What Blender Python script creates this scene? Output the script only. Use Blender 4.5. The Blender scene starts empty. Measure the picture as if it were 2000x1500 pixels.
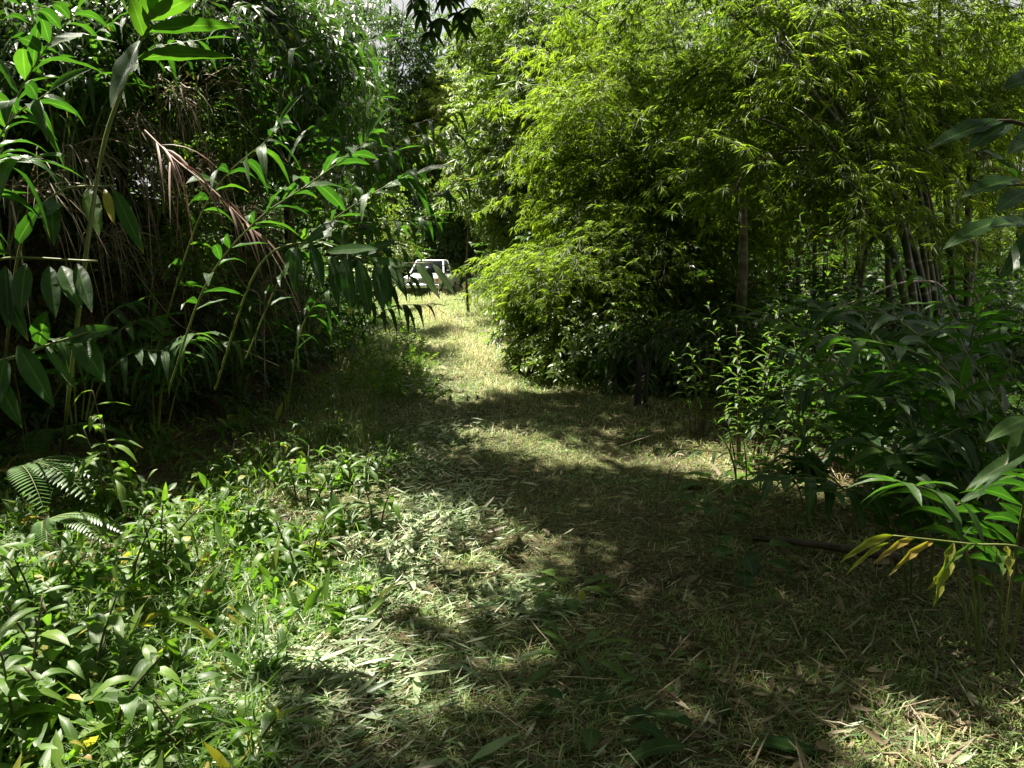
import bpy, math, random
import numpy as np
from mathutils import Vector

SC = bpy.context.scene
COL = SC.collection
rg = np.random.default_rng(11)
random.seed(5)
R = math.radians

# ------------------------------------------------------------------ camera, sky, sun, exposure
EYE = 1.6
F = 1540.0                                   # focal length in photo pixels (2000 wide)
PITCH = math.atan(240.0 / F)
cam = bpy.data.cameras.new('camera')
cam.sensor_width = 36.0
cam.lens = 36.0 * F / 2000.0
cam.clip_start = 0.05
cam.clip_end = 600.0
camo = bpy.data.objects.new('camera', cam)
COL.objects.link(camo)
camo.location = (0, 0, EYE)
camo.rotation_euler = (math.pi / 2 - PITCH, 0, 0)
SC.camera = camo

SUN_EL, SUN_AZ = R(66), R(-42)                # azimuth from +Y towards +X
SD = np.array([math.cos(SUN_EL) * math.sin(SUN_AZ), math.cos(SUN_EL) * math.cos(SUN_AZ), math.sin(SUN_EL)])
w = bpy.data.worlds.new('World')
SC.world = w
w.use_nodes = True
nt = w.node_tree
sky = nt.nodes.new('ShaderNodeTexSky')
sky.sky_type = 'NISHITA'
sky.sun_disc = False
sky.sun_elevation = SUN_EL
sky.sun_rotation = SUN_AZ
sky.air_density = 1.0
sky.dust_density = 4.0
bg = nt.nodes['Background']
hs = nt.nodes.new('ShaderNodeHueSaturation'); hs.inputs['Saturation'].default_value = 0.4     # thin bright cloud
nt.links.new(sky.outputs[0], hs.inputs['Color'])
tcw = nt.nodes.new('ShaderNodeTexCoord'); cn = nt.nodes.new('ShaderNodeTexNoise'); cn.inputs['Scale'].default_value = 2.6; cn.inputs['Detail'].default_value = 6
nt.links.new(tcw.outputs['Generated'], cn.inputs['Vector'])
cr = nt.nodes.new('ShaderNodeMapRange'); cr.inputs[1].default_value = .36; cr.inputs[2].default_value = .47
nt.links.new(cn.outputs[0], cr.inputs[0])
cm_ = nt.nodes.new('ShaderNodeMix'); cm_.data_type = 'RGBA'; nt.links.new(cr.outputs[0], cm_.inputs[0]); nt.links.new(hs.outputs[0], cm_.inputs[6]); cm_.inputs[7].default_value = (4.3, 4.3, 4.2, 1)
nt.links.new(cm_.outputs[2], bg.inputs[0])
bg.inputs[1].default_value = 0.05
sun = bpy.data.lights.new('sun', 'SUN')
sun.energy = 5.0
sun.angle = R(0.5)
sun.color = (1.0, 0.94, 0.82)
suno = bpy.data.objects.new('sun', sun)
COL.objects.link(suno)
suno.rotation_euler = Vector(SD).to_track_quat('Z', 'Y').to_euler()
SC.view_settings.view_transform = 'Standard'
SC.view_settings.look = 'None'
SC.view_settings.exposure = 1.9
SC.view_settings.gamma = 1.0
cy = SC.cycles
cy.max_bounces = 8
cy.diffuse_bounces = 6
cy.glossy_bounces = 2
cy.transmission_bounces = 4
cy.transparent_max_bounces = 4

# ------------------------------------------------------------------ places
def W(px, py, y):
    """world point at world depth y seen at a photo pixel"""
    a, b = (px - 1000) / F, (750 - py) / F
    d = np.array([a, math.cos(PITCH) + b * math.sin(PITCH), -math.sin(PITCH) + b * math.cos(PITCH)])
    return np.array([0, 0, EYE]) + d * (y / d[1])

def proj(P):
    P = np.atleast_2d(P)
    v = P - np.array([0, 0, EYE])
    c, s = math.cos(PITCH), math.sin(PITCH)
    f = v[:, 1] * c - v[:, 2] * s
    u = v[:, 1] * s + v[:, 2] * c
    f = np.where(f < 0.05, 0.05, f)
    return np.stack([1000 + F * v[:, 0] / f, 750 - F * u / f], 1)

def sstep(a, b, x):
    t = np.clip((np.asarray(x, float) - a) / (b - a), 0, 1)
    return t * t * (3 - 2 * t)

_pts = rg.random((4096,)) * 2 - 1
def vnoise(x, y, z=0.0, seed=0):
    """smooth value noise, -1..1"""
    x, y, z = np.broadcast_arrays(np.asarray(x, float), np.asarray(y, float), np.asarray(z, float))
    xi, yi, zi = np.floor(x).astype(int), np.floor(y).astype(int), np.floor(z).astype(int)
    fx, fy, fz = x - xi, y - yi, z - zi
    fx, fy, fz = [t * t * (3 - 2 * t) for t in (fx, fy, fz)]
    def h(i, j, k):
        return _pts[((i * 73856093) ^ (j * 19349663) ^ (k * 83492791) ^ (seed * 1013)) & 4095]
    r = 0
    for a in (0, 1):
        for b in (0, 1):
            for c in (0, 1):
                r = r + h(xi + a, yi + b, zi + c) * (fx if a else 1 - fx) * (fy if b else 1 - fy) * (fz if c else 1 - fz)
    return r

BX_Y = [-20, 4.0, 5.5, 6.6, 7.6, 8.8, 10.5, 13, 17.6, 22, 27, 37, 60, 120]
BX_X = [-5.5, -5.0, -4.5, -4.05, -3.35, -2.75, -2.55, -2.75, -3.4, -4.0, -4.8, -6.2, -7, -8]
def bank_x(y):
    return np.interp(y, BX_Y, BX_X)
PC_Y = [-10, 2.5, 5, 6.3, 8.5, 9.5, 13, 16.4, 19, 22, 27, 35, 45, 60]
PC_X = [0.0, 0.0, 0.15, 0.25, 0.1, -0.1, -0.5, -1.05, -1.5, -2.1, -2.9, -3.3, -3.2, -2.4]
def path_x(y):
    return np.interp(y, PC_Y, PC_X)
def hgt(x, y):
    x, y = np.asarray(x, float), np.asarray(y, float)
    bh = np.interp(y, [0, 6, 12, 18, 28, 60], [2.3, 2.6, 2.4, 1.4, 0.8, 0.6])
    d = bank_x(y) - x
    z = bh * sstep(0, 1.5, d) * (0.85 + 0.15 * vnoise(x * .9, y * .9)) + 0.1 * np.clip(d - 1.5, 0, 20)
    z = z + 0.05 * vnoise(x * .6, y * .6, 3) + 0.025 * vnoise(x * 1.9, y * 1.9, 7)
    off = np.abs(x - path_x(y))
    z = z - 0.035 * np.exp(-((off - 0.6) / 0.25) ** 2) * sstep(4, 9, y)       # faint wheel ruts
    z = z + 0.0012 * np.clip(y - 40, 0, 300) ** 1.5
    return z
def Gp(px, py):
    """ground point under a photo pixel (march along the ray)"""
    y = 1.5
    while y < 80:
        p = W(px, py, y)
        if p[2] <= hgt(p[0], p[1]):
            return np.array([p[0], p[1], float(hgt(p[0], p[1]))])
        y += 0.02 + y * .002
    return p
def on(x, y):
    return np.array([x, y, float(hgt(x, y))])

# ------------------------------------------------------------------ mesh building
class MB:
    def __init__(s):
        s.v, s.q, s.t, s.tint, s.uv, s.qm, s.tm, s.n = [], [], [], [], [], [], [], 0
    def add(s, v, q=None, t=None, tint=0.5, uv=None, m=0):
        v = np.asarray(v, float).reshape(-1, 3)
        k = len(v)
        if k == 0: return s
        s.v.append(v)
        s.tint.append(np.broadcast_to(np.asarray(tint, float), (k,)).copy())
        s.uv.append(np.zeros((k, 2)) if uv is None else np.asarray(uv, float).reshape(-1, 2))
        if q is not None and len(q):
            s.q.append(np.asarray(q, int).reshape(-1, 4) + s.n); s.qm.append(np.full(len(s.q[-1]), m))
        if t is not None and len(t):
            s.t.append(np.asarray(t, int).reshape(-1, 3) + s.n); s.tm.append(np.full(len(s.t[-1]), m))
        s.n += k
        return s
    def arrays(s):
        f = lambda L, w: np.concatenate(L) if L else np.zeros((0, w), int)
        return dict(v=np.concatenate(s.v), q=f(s.q, 4), t=f(s.t, 3), tint=np.concatenate(s.tint), uv=np.concatenate(s.uv))
    def mesh(s, name, mats, off=(0, 0, 0), flat=False):
        me = bpy.data.meshes.new(name)
        if s.n == 0: return me
        v = np.concatenate(s.v) - np.asarray(off, float)
        q = np.concatenate(s.q) if s.q else np.zeros((0, 4), int)
        t = np.concatenate(s.t) if s.t else np.zeros((0, 3), int)
        mi = np.concatenate(s.qm + s.tm)
        loops = np.concatenate([q.ravel(), t.ravel()]).astype(np.int32)
        tot = np.concatenate([np.full(len(q), 4), np.full(len(t), 3)]).astype(np.int32)
        st = np.concatenate([[0], np.cumsum(tot)[:-1]]).astype(np.int32)
        me.vertices.add(len(v)); me.vertices.foreach_set('co', v.astype(np.float32).ravel())
        me.loops.add(len(loops)); me.loops.foreach_set('vertex_index', loops)
        me.polygons.add(len(tot)); me.polygons.foreach_set('loop_start', st); me.polygons.foreach_set('loop_total', tot)
        me.polygons.foreach_set('material_index', mi.astype(np.int32))
        me.update(calc_edges=True)
        me.polygons.foreach_set('use_smooth', np.full(len(tot), not flat))
        a = me.attributes.new('tint', 'FLOAT', 'POINT'); a.data.foreach_set('value', np.concatenate(s.tint).astype(np.float32))
        u = me.uv_layers.new(name='UVMap'); u.data.foreach_set('uv', np.concatenate(s.uv)[loops].astype(np.float32).ravel())
        for m in (mats if isinstance(mats, (list, tuple)) else [mats]): me.materials.append(m)
        return me

def nrm(a):
    a = np.asarray(a, float)
    return a / np.maximum(np.linalg.norm(a, axis=-1, keepdims=True), 1e-9)

def leaves(mb, base, d, up, L, Wd, droop=0.2, nseg=4, fold=0.25, wave=0.0, tint=None, sharp=0.8, m=0):
    """many leaf blades at once: base (N,3), direction, upward reference, length, width"""
    base = np.atleast_2d(base); N = len(base)
    if N == 0: return
    d = nrm(np.broadcast_to(d, (N, 3))); up = np.broadcast_to(np.asarray(up, float), (N, 3))
    L = np.broadcast_to(np.asarray(L, float), (N,)); Wd = np.broadcast_to(np.asarray(Wd, float), (N,))
    droop = np.broadcast_to(np.asarray(droop, float), (N,))
    tint = rg.random(N) if tint is None else np.broadcast_to(np.asarray(tint, float), (N,))
    lat = np.cross(d, up)
    bad = np.linalg.norm(lat, axis=1) < 1e-3
    lat[bad] = np.array([1, 0, 0.01])
    lat = nrm(lat); n = nrm(np.cross(lat, d))
    if nseg == 1:
        mid = base + d * (L * .42)[:, None]; mid[:, 2] -= L * droop * .15
        tip = base + d * (L * (1 - .25 * np.minimum(droop, 1)))[:, None]; tip[:, 2] -= L * droop
        e = lat * (Wd * .5)[:, None]; f = n * (Wd * fold)[:, None]
        V = np.stack([base, mid - e + f, tip, mid + e + f], 1)
        idx = np.arange(N)[:, None] * 4
        T = np.concatenate([idx + np.array([0, 1, 2]), idx + np.array([0, 2, 3])])
        UV = np.tile(np.array([[.5, 0], [0, .5], [.5, 1], [1, .5]]), (N, 1))
        mb.add(V.reshape(-1, 3), None, T, np.repeat(tint, 4), UV, m)
        return
    t = np.linspace(0, 1, nseg + 1)
    prof = np.maximum(np.sin(np.pi * np.clip(t, 0, 1) ** sharp), 0) ** 0.85
    prof[0] = 0.1; prof[-1] = 0.02
    ph = rg.random(N) * 6.28
    V = np.zeros((N, nseg + 1, 3, 3))
    for i, tt in enumerate(t):
        c = base + d * (L * tt * (1 - .28 * np.minimum(droop, 1.2) * tt))[:, None]
        c[:, 2] -= L * droop * tt ** 2
        e = lat * (Wd * .5 * prof[i])[:, None]
        up_i = n * ((fold * Wd * .5 * prof[i]))[:, None]
        wv = n * (wave * Wd * np.sin(ph + tt * 17) * prof[i])[:, None]
        wv2 = n * (wave * Wd * np.sin(ph * 1.7 + tt * 15) * prof[i])[:, None]
        V[:, i, 0] = c - e + up_i + wv; V[:, i, 1] = c; V[:, i, 2] = c + e + up_i + wv2
    k = (nseg + 1) * 3
    quad = []
    for i in range(nseg):
        a = i * 3
        quad += [[a, a + 1, a + 4, a + 3], [a + 1, a + 2, a + 5, a + 4]]
    Q = (np.arange(N)[:, None, None] * k + np.array(quad)[None]).reshape(-1, 4)
    uv1 = np.array([[u, tt] for tt in t for u in (0, .5, 1)])
    mb.add(V.reshape(-1, 3), Q, None, np.repeat(tint, k), np.tile(uv1, (N, 1)), m)

def blades(mb, base, d, L, Wd, bend, tint, m=0):
    """thin grass blades"""
    N = len(base)
    if N == 0: return
    d = nrm(d)
    h = d.copy(); h[:, 2] = 0; h = nrm(h + 1e-4)
    lat = np.stack([-h[:, 1], h[:, 0], np.zeros(N)], 1)
    mid = base + d * (L * .55)[:, None]
    tip = base + d * (L * .85)[:, None] + h * (L * bend * .5)[:, None]; tip[:, 2] -= L * bend * .35
    e = lat * (Wd * .5)[:, None]
    V = np.stack([base - e, base + e, mid + e * .8, mid - e * .8, tip], 1)
    i = np.arange(N)[:, None] * 5
    mb.add(V.reshape(-1, 3), i + np.array([0, 1, 2, 3]), i + np.array([3, 2, 4]), np.repeat(tint, 5),
           np.tile([[0, 0], [1, 0], [1, .5], [0, .5], [.5, 1]], (N, 1)), m)

def tube(mb, pts, r, sides=6, tint=0.5, m=0, cap=True):
    pts = np.asarray(pts, float); n = len(pts)
    r = np.broadcast_to(np.asarray(r, float), (n,))
    tan = nrm(np.gradient(pts, axis=0))
    ref = np.array([0.31, 0.17, 0.93]) if abs(tan[n // 2][2]) < .9 else np.array([0.9, 0.3, 0.1])
    a = nrm(np.cross(tan, ref)); b = nrm(np.cross(tan, a))
    th = np.arange(sides) * 2 * np.pi / sides
    V = pts[:, None] + r[:, None, None] * (np.cos(th)[None, :, None] * a[:, None] + np.sin(th)[None, :, None] * b[:, None])
    Q = [[i * sides + j, i * sides + (j + 1) % sides, (i + 1) * sides + (j + 1) % sides, (i + 1) * sides + j]
         for i in range(n - 1) for j in range(sides)]
    ln = np.concatenate([[0], np.cumsum(np.linalg.norm(np.diff(pts, axis=0), axis=1))])
    uv = np.array([[j / sides, ln[i]] for i in range(n) for j in range(sides)])
    T = None
    V = V.reshape(-1, 3)
    if cap:
        V = np.concatenate([V, pts[-1:]]); uv = np.concatenate([uv, [[.5, ln[-1]]]])
        T = [[(n - 1) * sides + j, (n - 1) * sides + (j + 1) % sides, n * sides] for j in range(sides)]
    mb.add(V, Q, T, tint, uv, m)

def spline(ctrl, n=12):
    """Catmull-Rom through the control points"""
    c = [np.asarray(p, float) for p in ctrl]
    c = [2 * c[0] - c[1]] + c + [2 * c[-1] - c[-2]]
    out = []
    segs = len(c) - 3
    for k in np.linspace(0, segs - 1e-6, n):
        i = int(k); t = k - i
        a, b, cc, dd = c[i:i + 4]
        out.append(.5 * (2 * b + (cc - a) * t + (2 * a - 5 * b + 4 * cc - dd) * t * t + (3 * b - a - 3 * cc + dd) * t ** 3))
    return np.array(out)

def scatter(mb, protos, P, yaw, tilt, s, dt=0.0, m=0):
    """copies of a spray merged into one crown mesh: yaw about z after tilt about local y"""
    P = np.atleast_2d(P); N = len(P)
    if N == 0: return
    which = rg.integers(0, len(protos), N)
    yaw = np.broadcast_to(yaw, (N,)); tilt = np.broadcast_to(tilt, (N,)); s = np.broadcast_to(s, (N,)); dt = np.broadcast_to(dt, (N,))
    for k, pr in enumerate(protos):
        I = np.nonzero(which == k)[0]; M = len(I)
        if M == 0: continue
        v = pr['v'][None] * s[I][:, None, None]
        ct, stt = np.cos(tilt[I])[:, None], np.sin(tilt[I])[:, None]
        x = v[..., 0] * ct + v[..., 2] * stt; z = -v[..., 0] * stt + v[..., 2] * ct; y = v[..., 1]
        c, sn = np.cos(yaw[I])[:, None], np.sin(yaw[I])[:, None]
        V = np.stack([x * c - y * sn, x * sn + y * c, z], -1) + P[I][:, None]
        n = len(pr['v']); o = np.arange(M)[:, None, None] * n
        tint = pr['tint'][None].repeat(M, 0)
        tint = np.where(tint > .04, np.where(tint > .93, tint, np.clip(tint + dt[I][:, None], .05, .93)), tint)
        mb.add(V.reshape(-1, 3), (pr['q'][None] + o).reshape(-1, 4), (pr['t'][None] + o).reshape(-1, 3), tint.ravel(),
               np.tile(pr['uv'], (M, 1)), m)

# ------------------------------------------------------------------ objects
def thing(name, label, cat, loc, group=None):
    o = bpy.data.objects.new(name, None); COL.objects.link(o)
    o.empty_display_size = .2
    o.location = [float(c) for c in loc]; o['label'] = label; o['category'] = cat
    if group: o['group'] = group
    return o
def part(name, mb, mats, parent, label=None, flat=False):
    off = np.zeros(3); p = parent
    while p is not None:
        off = off + np.array(p.location); p = p.parent
    o = bpy.data.objects.new(name, mb.mesh(name, mats, off, flat)); COL.objects.link(o); o.parent = parent
    if label: o['label'] = label
    return o
def single(name, mb, mats, label=None, cat=None, group=None, kind=None):
    o = bpy.data.objects.new(name, mb.mesh(name, mats)); COL.objects.link(o)
    if label: o['label'] = label
    if cat: o['category'] = cat
    if group: o['group'] = group
    if kind: o['kind'] = kind
    return o

# ------------------------------------------------------------------ materials
def ramp(nt, stops):
    r = nt.nodes.new('ShaderNodeValToRGB')
    e = r.color_ramp.elements
    while len(e) < len(stops): e.new(0.5)
    for i, (p, c) in enumerate(stops):
        e[i].position = p; e[i].color = (*c, 1)
    return r
def leafmat(name, stops, trans, tfac=.4, rough=.42, spec=.5, midrib=0.0, veins=0.0):
    m = bpy.data.materials.new(name); m.use_nodes = True
    nt = m.node_tree; N, Lk = nt.nodes, nt.links
    b = N['Principled BSDF']; out = N['Material Output']
    at = N.new('ShaderNodeAttribute'); at.attribute_name = 'tint'
    rp = ramp(nt, stops); Lk.new(at.outputs['Fac'], rp.inputs[0])
    no = N.new('ShaderNodeTexNoise'); no.inputs['Scale'].default_value = 9; no.inputs['Detail'].default_value = 3
    geo = N.new('ShaderNodeNewGeometry'); Lk.new(geo.outputs['Position'], no.inputs['Vector'])
    mr = N.new('ShaderNodeMapRange'); mr.inputs[1].default_value = .3; mr.inputs[2].default_value = .7
    mr.inputs[3].default_value = .75; mr.inputs[4].default_value = 1.25
    Lk.new(no.outputs[0], mr.inputs[0])
    mul = N.new('ShaderNodeVectorMath'); mul.operation = 'SCALE'
    Lk.new(rp.outputs[0], mul.inputs[0]); Lk.new(mr.outputs[0], mul.inputs['Scale'])
    colr = mul.outputs[0]
    if midrib or veins:
        uv = N.new('ShaderNodeUVMap'); sp = N.new('ShaderNodeSeparateXYZ'); Lk.new(uv.outputs[0], sp.inputs[0])
        s1 = N.new('ShaderNodeMath'); s1.operation = 'SUBTRACT'; s1.inputs[1].default_value = .5; Lk.new(sp.outputs[0], s1.inputs[0])
        ab = N.new('ShaderNodeMath'); ab.operation = 'ABSOLUTE'; Lk.new(s1.outputs[0], ab.inputs[0])
        mm = N.new('ShaderNodeMapRange'); mm.inputs[1].default_value = .0; mm.inputs[2].default_value = .07
        mm.inputs[3].default_value = midrib; mm.inputs[4].default_value = 0; Lk.new(ab.outputs[0], mm.inputs[0])
        mx = N.new('ShaderNodeMix'); mx.data_type = 'RGBA'; Lk.new(mm.outputs[0], mx.inputs[0]); Lk.new(colr, mx.inputs[6])
        mx.inputs[7].default_value = (.2, .3, .08, 1); colr = mx.outputs[2]
        n2 = N.new('ShaderNodeTexNoise'); n2.inputs['Scale'].default_value = 6; Lk.new(geo.outputs['Position'], n2.inputs['Vector'])
        ad = N.new('ShaderNodeMath'); ad.operation = 'MULTIPLY_ADD'; ad.inputs[1].default_value = .55; Lk.new(n2.outputs[0], ad.inputs[0]); Lk.new(sp.outputs[1], ad.inputs[2])
        tm2 = N.new('ShaderNodeMapRange'); tm2.inputs[1].default_value = 1.24; tm2.inputs[2].default_value = 1.32; tm2.inputs[3].default_value = 0; tm2.inputs[4].default_value = .85
        Lk.new(ad.outputs[0], tm2.inputs[0])
        mt = N.new('ShaderNodeMix'); mt.data_type = 'RGBA'; Lk.new(tm2.outputs[0], mt.inputs[0]); Lk.new(colr, mt.inputs[6]); mt.inputs[7].default_value = (.22, .15, .05, 1); colr = mt.outputs[2]
    if veins:
        a1 = N.new('ShaderNodeMath'); a1.operation = 'MULTIPLY_ADD'; a1.inputs[1].default_value = -.9
        Lk.new(ab.outputs[0], a1.inputs[0]); Lk.new(sp.outputs[1], a1.inputs[2])
        a2 = N.new('ShaderNodeMath'); a2.operation = 'MULTIPLY'; a2.inputs[1].default_value = 95; Lk.new(a1.outputs[0], a2.inputs[0])
        a3 = N.new('ShaderNodeMath'); a3.operation = 'SINE'; Lk.new(a2.outputs[0], a3.inputs[0])
        bu = N.new('ShaderNodeBump'); bu.inputs['Strength'].default_value = veins; bu.inputs['Distance'].default_value = .004
        Lk.new(a3.outputs[0], bu.inputs['Height']); Lk.new(bu.outputs[0], b.inputs['Normal'])
    Lk.new(colr, b.inputs['Base Color'])
    b.inputs['Roughness'].default_value = rough
    b.inputs['Specular IOR Level'].default_value = spec
    tr = N.new('ShaderNodeBsdfTranslucent')
    tm = N.new('ShaderNodeMix'); tm.data_type = 'RGBA'; tm.blend_type = 'MULTIPLY'; tm.inputs[0].default_value = 1
    Lk.new(colr, tm.inputs[6]); tm.inputs[7].default_value = (*trans, 1)
    Lk.new(tm.outputs[2], tr.inputs[0])
    ms = N.new('ShaderNodeMixShader'); ms.inputs[0].default_value = tfac
    Lk.new(b.outputs[0], ms.inputs[1]); Lk.new(tr.outputs[0], ms.inputs[2]); Lk.new(ms.outputs[0], out.inputs[0])
    return m
def plain(name, c, rough=.6, metal=0.0, noise=0.0, c2=None, scale=20.0, bump=0.0, spec=.5, stretch=None):
    m = bpy.data.materials.new(name); m.use_nodes = True
    nt = m.node_tree; N, Lk = nt.nodes, nt.links; b = N['Principled BSDF']
    b.inputs['Base Color'].default_value = (*c, 1); b.inputs['Roughness'].default_value = rough
    b.inputs['Metallic'].default_value = metal; b.inputs['Specular IOR Level'].default_value = spec
    if c2 is not None:
        tc = N.new('ShaderNodeTexCoord'); no = N.new('ShaderNodeTexNoise'); no.inputs['Scale'].default_value = scale
        no.inputs['Detail'].default_value = 6
        mp = N.new('ShaderNodeMapping'); Lk.new(tc.outputs['Object'], mp.inputs[0]); Lk.new(mp.outputs[0], no.inputs[0])
        if stretch: mp.inputs['Scale'].default_value = stretch
        rp = ramp(nt, [(.35, c), (.65, c2)]); Lk.new(no.outputs[0], rp.inputs[0]); Lk.new(rp.outputs[0], b.inputs['Base Color'])
        if bump:
            bu = N.new('ShaderNodeBump'); bu.inputs['Strength'].default_value = bump; bu.inputs['Distance'].default_value = .02
            Lk.new(no.outputs[0], bu.inputs['Height']); Lk.new(bu.outputs[0], b.inputs['Normal'])
    return m
TW = (.05, .04, .02)
M = {}
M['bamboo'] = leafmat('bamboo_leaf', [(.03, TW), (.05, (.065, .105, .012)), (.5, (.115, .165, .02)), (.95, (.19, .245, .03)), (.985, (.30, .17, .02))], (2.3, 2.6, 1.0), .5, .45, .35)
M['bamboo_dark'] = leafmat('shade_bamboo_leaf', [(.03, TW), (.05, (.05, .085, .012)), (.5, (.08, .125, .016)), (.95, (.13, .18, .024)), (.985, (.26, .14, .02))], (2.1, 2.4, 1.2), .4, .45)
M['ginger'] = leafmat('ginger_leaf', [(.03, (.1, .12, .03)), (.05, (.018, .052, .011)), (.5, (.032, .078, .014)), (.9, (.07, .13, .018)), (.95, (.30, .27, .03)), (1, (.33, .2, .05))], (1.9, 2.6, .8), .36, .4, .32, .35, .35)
M['weed'] = leafmat('weed_leaf', [(.03, (.1, .12, .03)), (.05, (.045, .10, .016)), (.5, (.075, .145, .024)), (.9, (.13, .2, .03)), (.96, (.3, .28, .05)), (1, (.3, .19, .08))], (2.1, 2.4, .8), .4, .38, .45, .3, .2)
M['bamboo_sunlit'] = leafmat('sunlit_bamboo_leaf', [(.03, TW), (.05, (.14, .19, .03)), (.5, (.2, .26, .05)), (1, (.27, .32, .07))], (2.0, 2.2, 1.2), .5, .45, .35)  # paler copy of the bamboo leaf with sunlight put into its colour
M['broad'] = leafmat('broad_leaf', [(.03, TW), (.05, (.025, .055, .012)), (.5, (.042, .082, .016)), (.95, (.075, .125, .022)), (1, (.2, .2, .03))], (2.0, 2.5, 1.0), .33, .42, .3)
M['broad_light'] = leafmat('light_broad_leaf', [(.03, TW), (.05, (.07, .12, .018)), (.5, (.11, .17, .03)), (.95, (.17, .22, .04)), (1, (.3, .26, .04))], (2.1, 2.3, 1.1), .42, .36, .5)
M['fern'] = leafmat('fern_leaf', [(.03, (.1, .12, .03)), (.05, (.04, .10, .016)), (1, (.08, .16, .03))], (1.8, 2.3, 1.0), .35, .4)
M['dry'] = leafmat('dry_leaf', [(0, (.075, .055, .033)), (.35, (.19, .15, .09)), (.7, (.34, .29, .19)), (1, (.5, .45, .34))], (1.05, 1.0, .85), .25, .6, .3)
M['dry_pink'] = leafmat('dry_reed_leaf', [(0, (.16, .08, .06)), (.5, (.32, .2, .16)), (1, (.48, .36, .3))], (1.1, 1.0, .9), .2, .55, .3)
M['grass'] = leafmat('mown_grass_blade', [(0, (.09, .055, .03)), (.2, (.24, .175, .085)), (.5, (.6, .55, .31)), (.6, (.32, .41, .13)), (1, (.07, .15, .03))], (1.2, 1.3, .9), .3, .5, .35)
M['clip'] = leafmat('cut_leaf', [(0, (.07, .045, .025)), (.2, (.2, .14, .075)), (.4, (.42, .43, .29)), (.6, (.30, .38, .2)), (1, (.06, .13, .03))], (1.2, 1.4, .8), .25, .42, .5)
M['stem'] = plain('green_stem', (.10, .14, .03), .5, c2=(.17, .19, .05), scale=8)
M['twig'] = plain('brown_twig', (.06, .045, .03), .8, c2=(.12, .09, .06), scale=30)
def culmmat():
    m = plain('bamboo_culm', (.035, .045, .015), .45, c2=(.10, .10, .04), scale=7, stretch=(1, 1, .3)); nt = m.node_tree; N, Lk = nt.nodes, nt.links; b = N['Principled BSDF']
    src = b.inputs['Base Color'].links[0].from_socket
    uv = N.new('ShaderNodeUVMap'); sp = N.new('ShaderNodeSeparateXYZ'); Lk.new(uv.outputs[0], sp.inputs[0])
    dv = N.new('ShaderNodeMath'); dv.operation = 'MULTIPLY'; dv.inputs[1].default_value = 2.9; Lk.new(sp.outputs[1], dv.inputs[0])
    fr = N.new('ShaderNodeMath'); fr.operation = 'FRACT'; Lk.new(dv.outputs[0], fr.inputs[0])
    lt = N.new('ShaderNodeMath'); lt.operation = 'LESS_THAN'; lt.inputs[1].default_value = .09; Lk.new(fr.outputs[0], lt.inputs[0])
    mx = N.new('ShaderNodeMix'); mx.data_type = 'RGBA'; Lk.new(lt.outputs[0], mx.inputs[0]); Lk.new(src, mx.inputs[6]); mx.inputs[7].default_value = (.2, .19, .12, 1)
    Lk.new(mx.outputs[2], b.inputs['Base Color']); return m
M['culm'] = culmmat()
M['bark'] = plain('dark_bark', (.035, .028, .02), .85, c2=(.09, .07, .05), scale=14, bump=.6, stretch=(1, 1, .25))
M['pale_bark'] = plain('pale_bark', (.13, .11, .075), .8, c2=(.32, .29, .22), scale=11, bump=.4)
M['root'] = plain('grey_root', (.2, .17, .14), .85, c2=(.42, .38, .33), scale=20, bump=.5, stretch=(1, 1, .2))

def groundmat():
    m = bpy.data.materials.new('forest_soil'); m.use_nodes = True
    nt = m.node_tree; N, Lk = nt.nodes, nt.links; b = N['Principled BSDF']
    geo = N.new('ShaderNodeNewGeometry')
    def noise(s, d=6):
        n = N.new('ShaderNodeTexNoise'); n.inputs['Scale'].default_value = s; n.inputs['Detail'].default_value = d
        Lk.new(geo.outputs['Position'], n.inputs[0]); return n
    n1, n2 = noise(1.3), noise(38, 8)
    r1 = ramp(nt, [(.35, (.045, .032, .02)), (.5, (.075, .055, .03)), (.65, (.06, .06, .02))])
    r2 = ramp(nt, [(.3, (.35, .3, .25)), (.5, (1, 1, 1)), (.72, (2.3, 2.1, 1.6))])
    Lk.new(n1.outputs[0], r1.inputs[0]); Lk.new(n2.outputs[0], r2.inputs[0])
    mx = N.new('ShaderNodeMix'); mx.data_type = 'RGBA'; mx.blend_type = 'MULTIPLY'; mx.inputs[0].default_value = 1
    Lk.new(r1.outputs[0], mx.inputs[6]); Lk.new(r2.outputs[0], mx.inputs[7]); Lk.new(mx.outputs[2], b.inputs['Base Color'])
    b.inputs['Roughness'].default_value = .9; b.inputs['Specular IOR Level'].default_value = .15
    bu = N.new('ShaderNodeBump'); bu.inputs['Strength'].default_value = .8; bu.inputs['Distance'].default_value = .03
    Lk.new(n2.outputs[0], bu.inputs['Height']); Lk.new(bu.outputs[0], b.inputs['Normal'])
    return m
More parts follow.
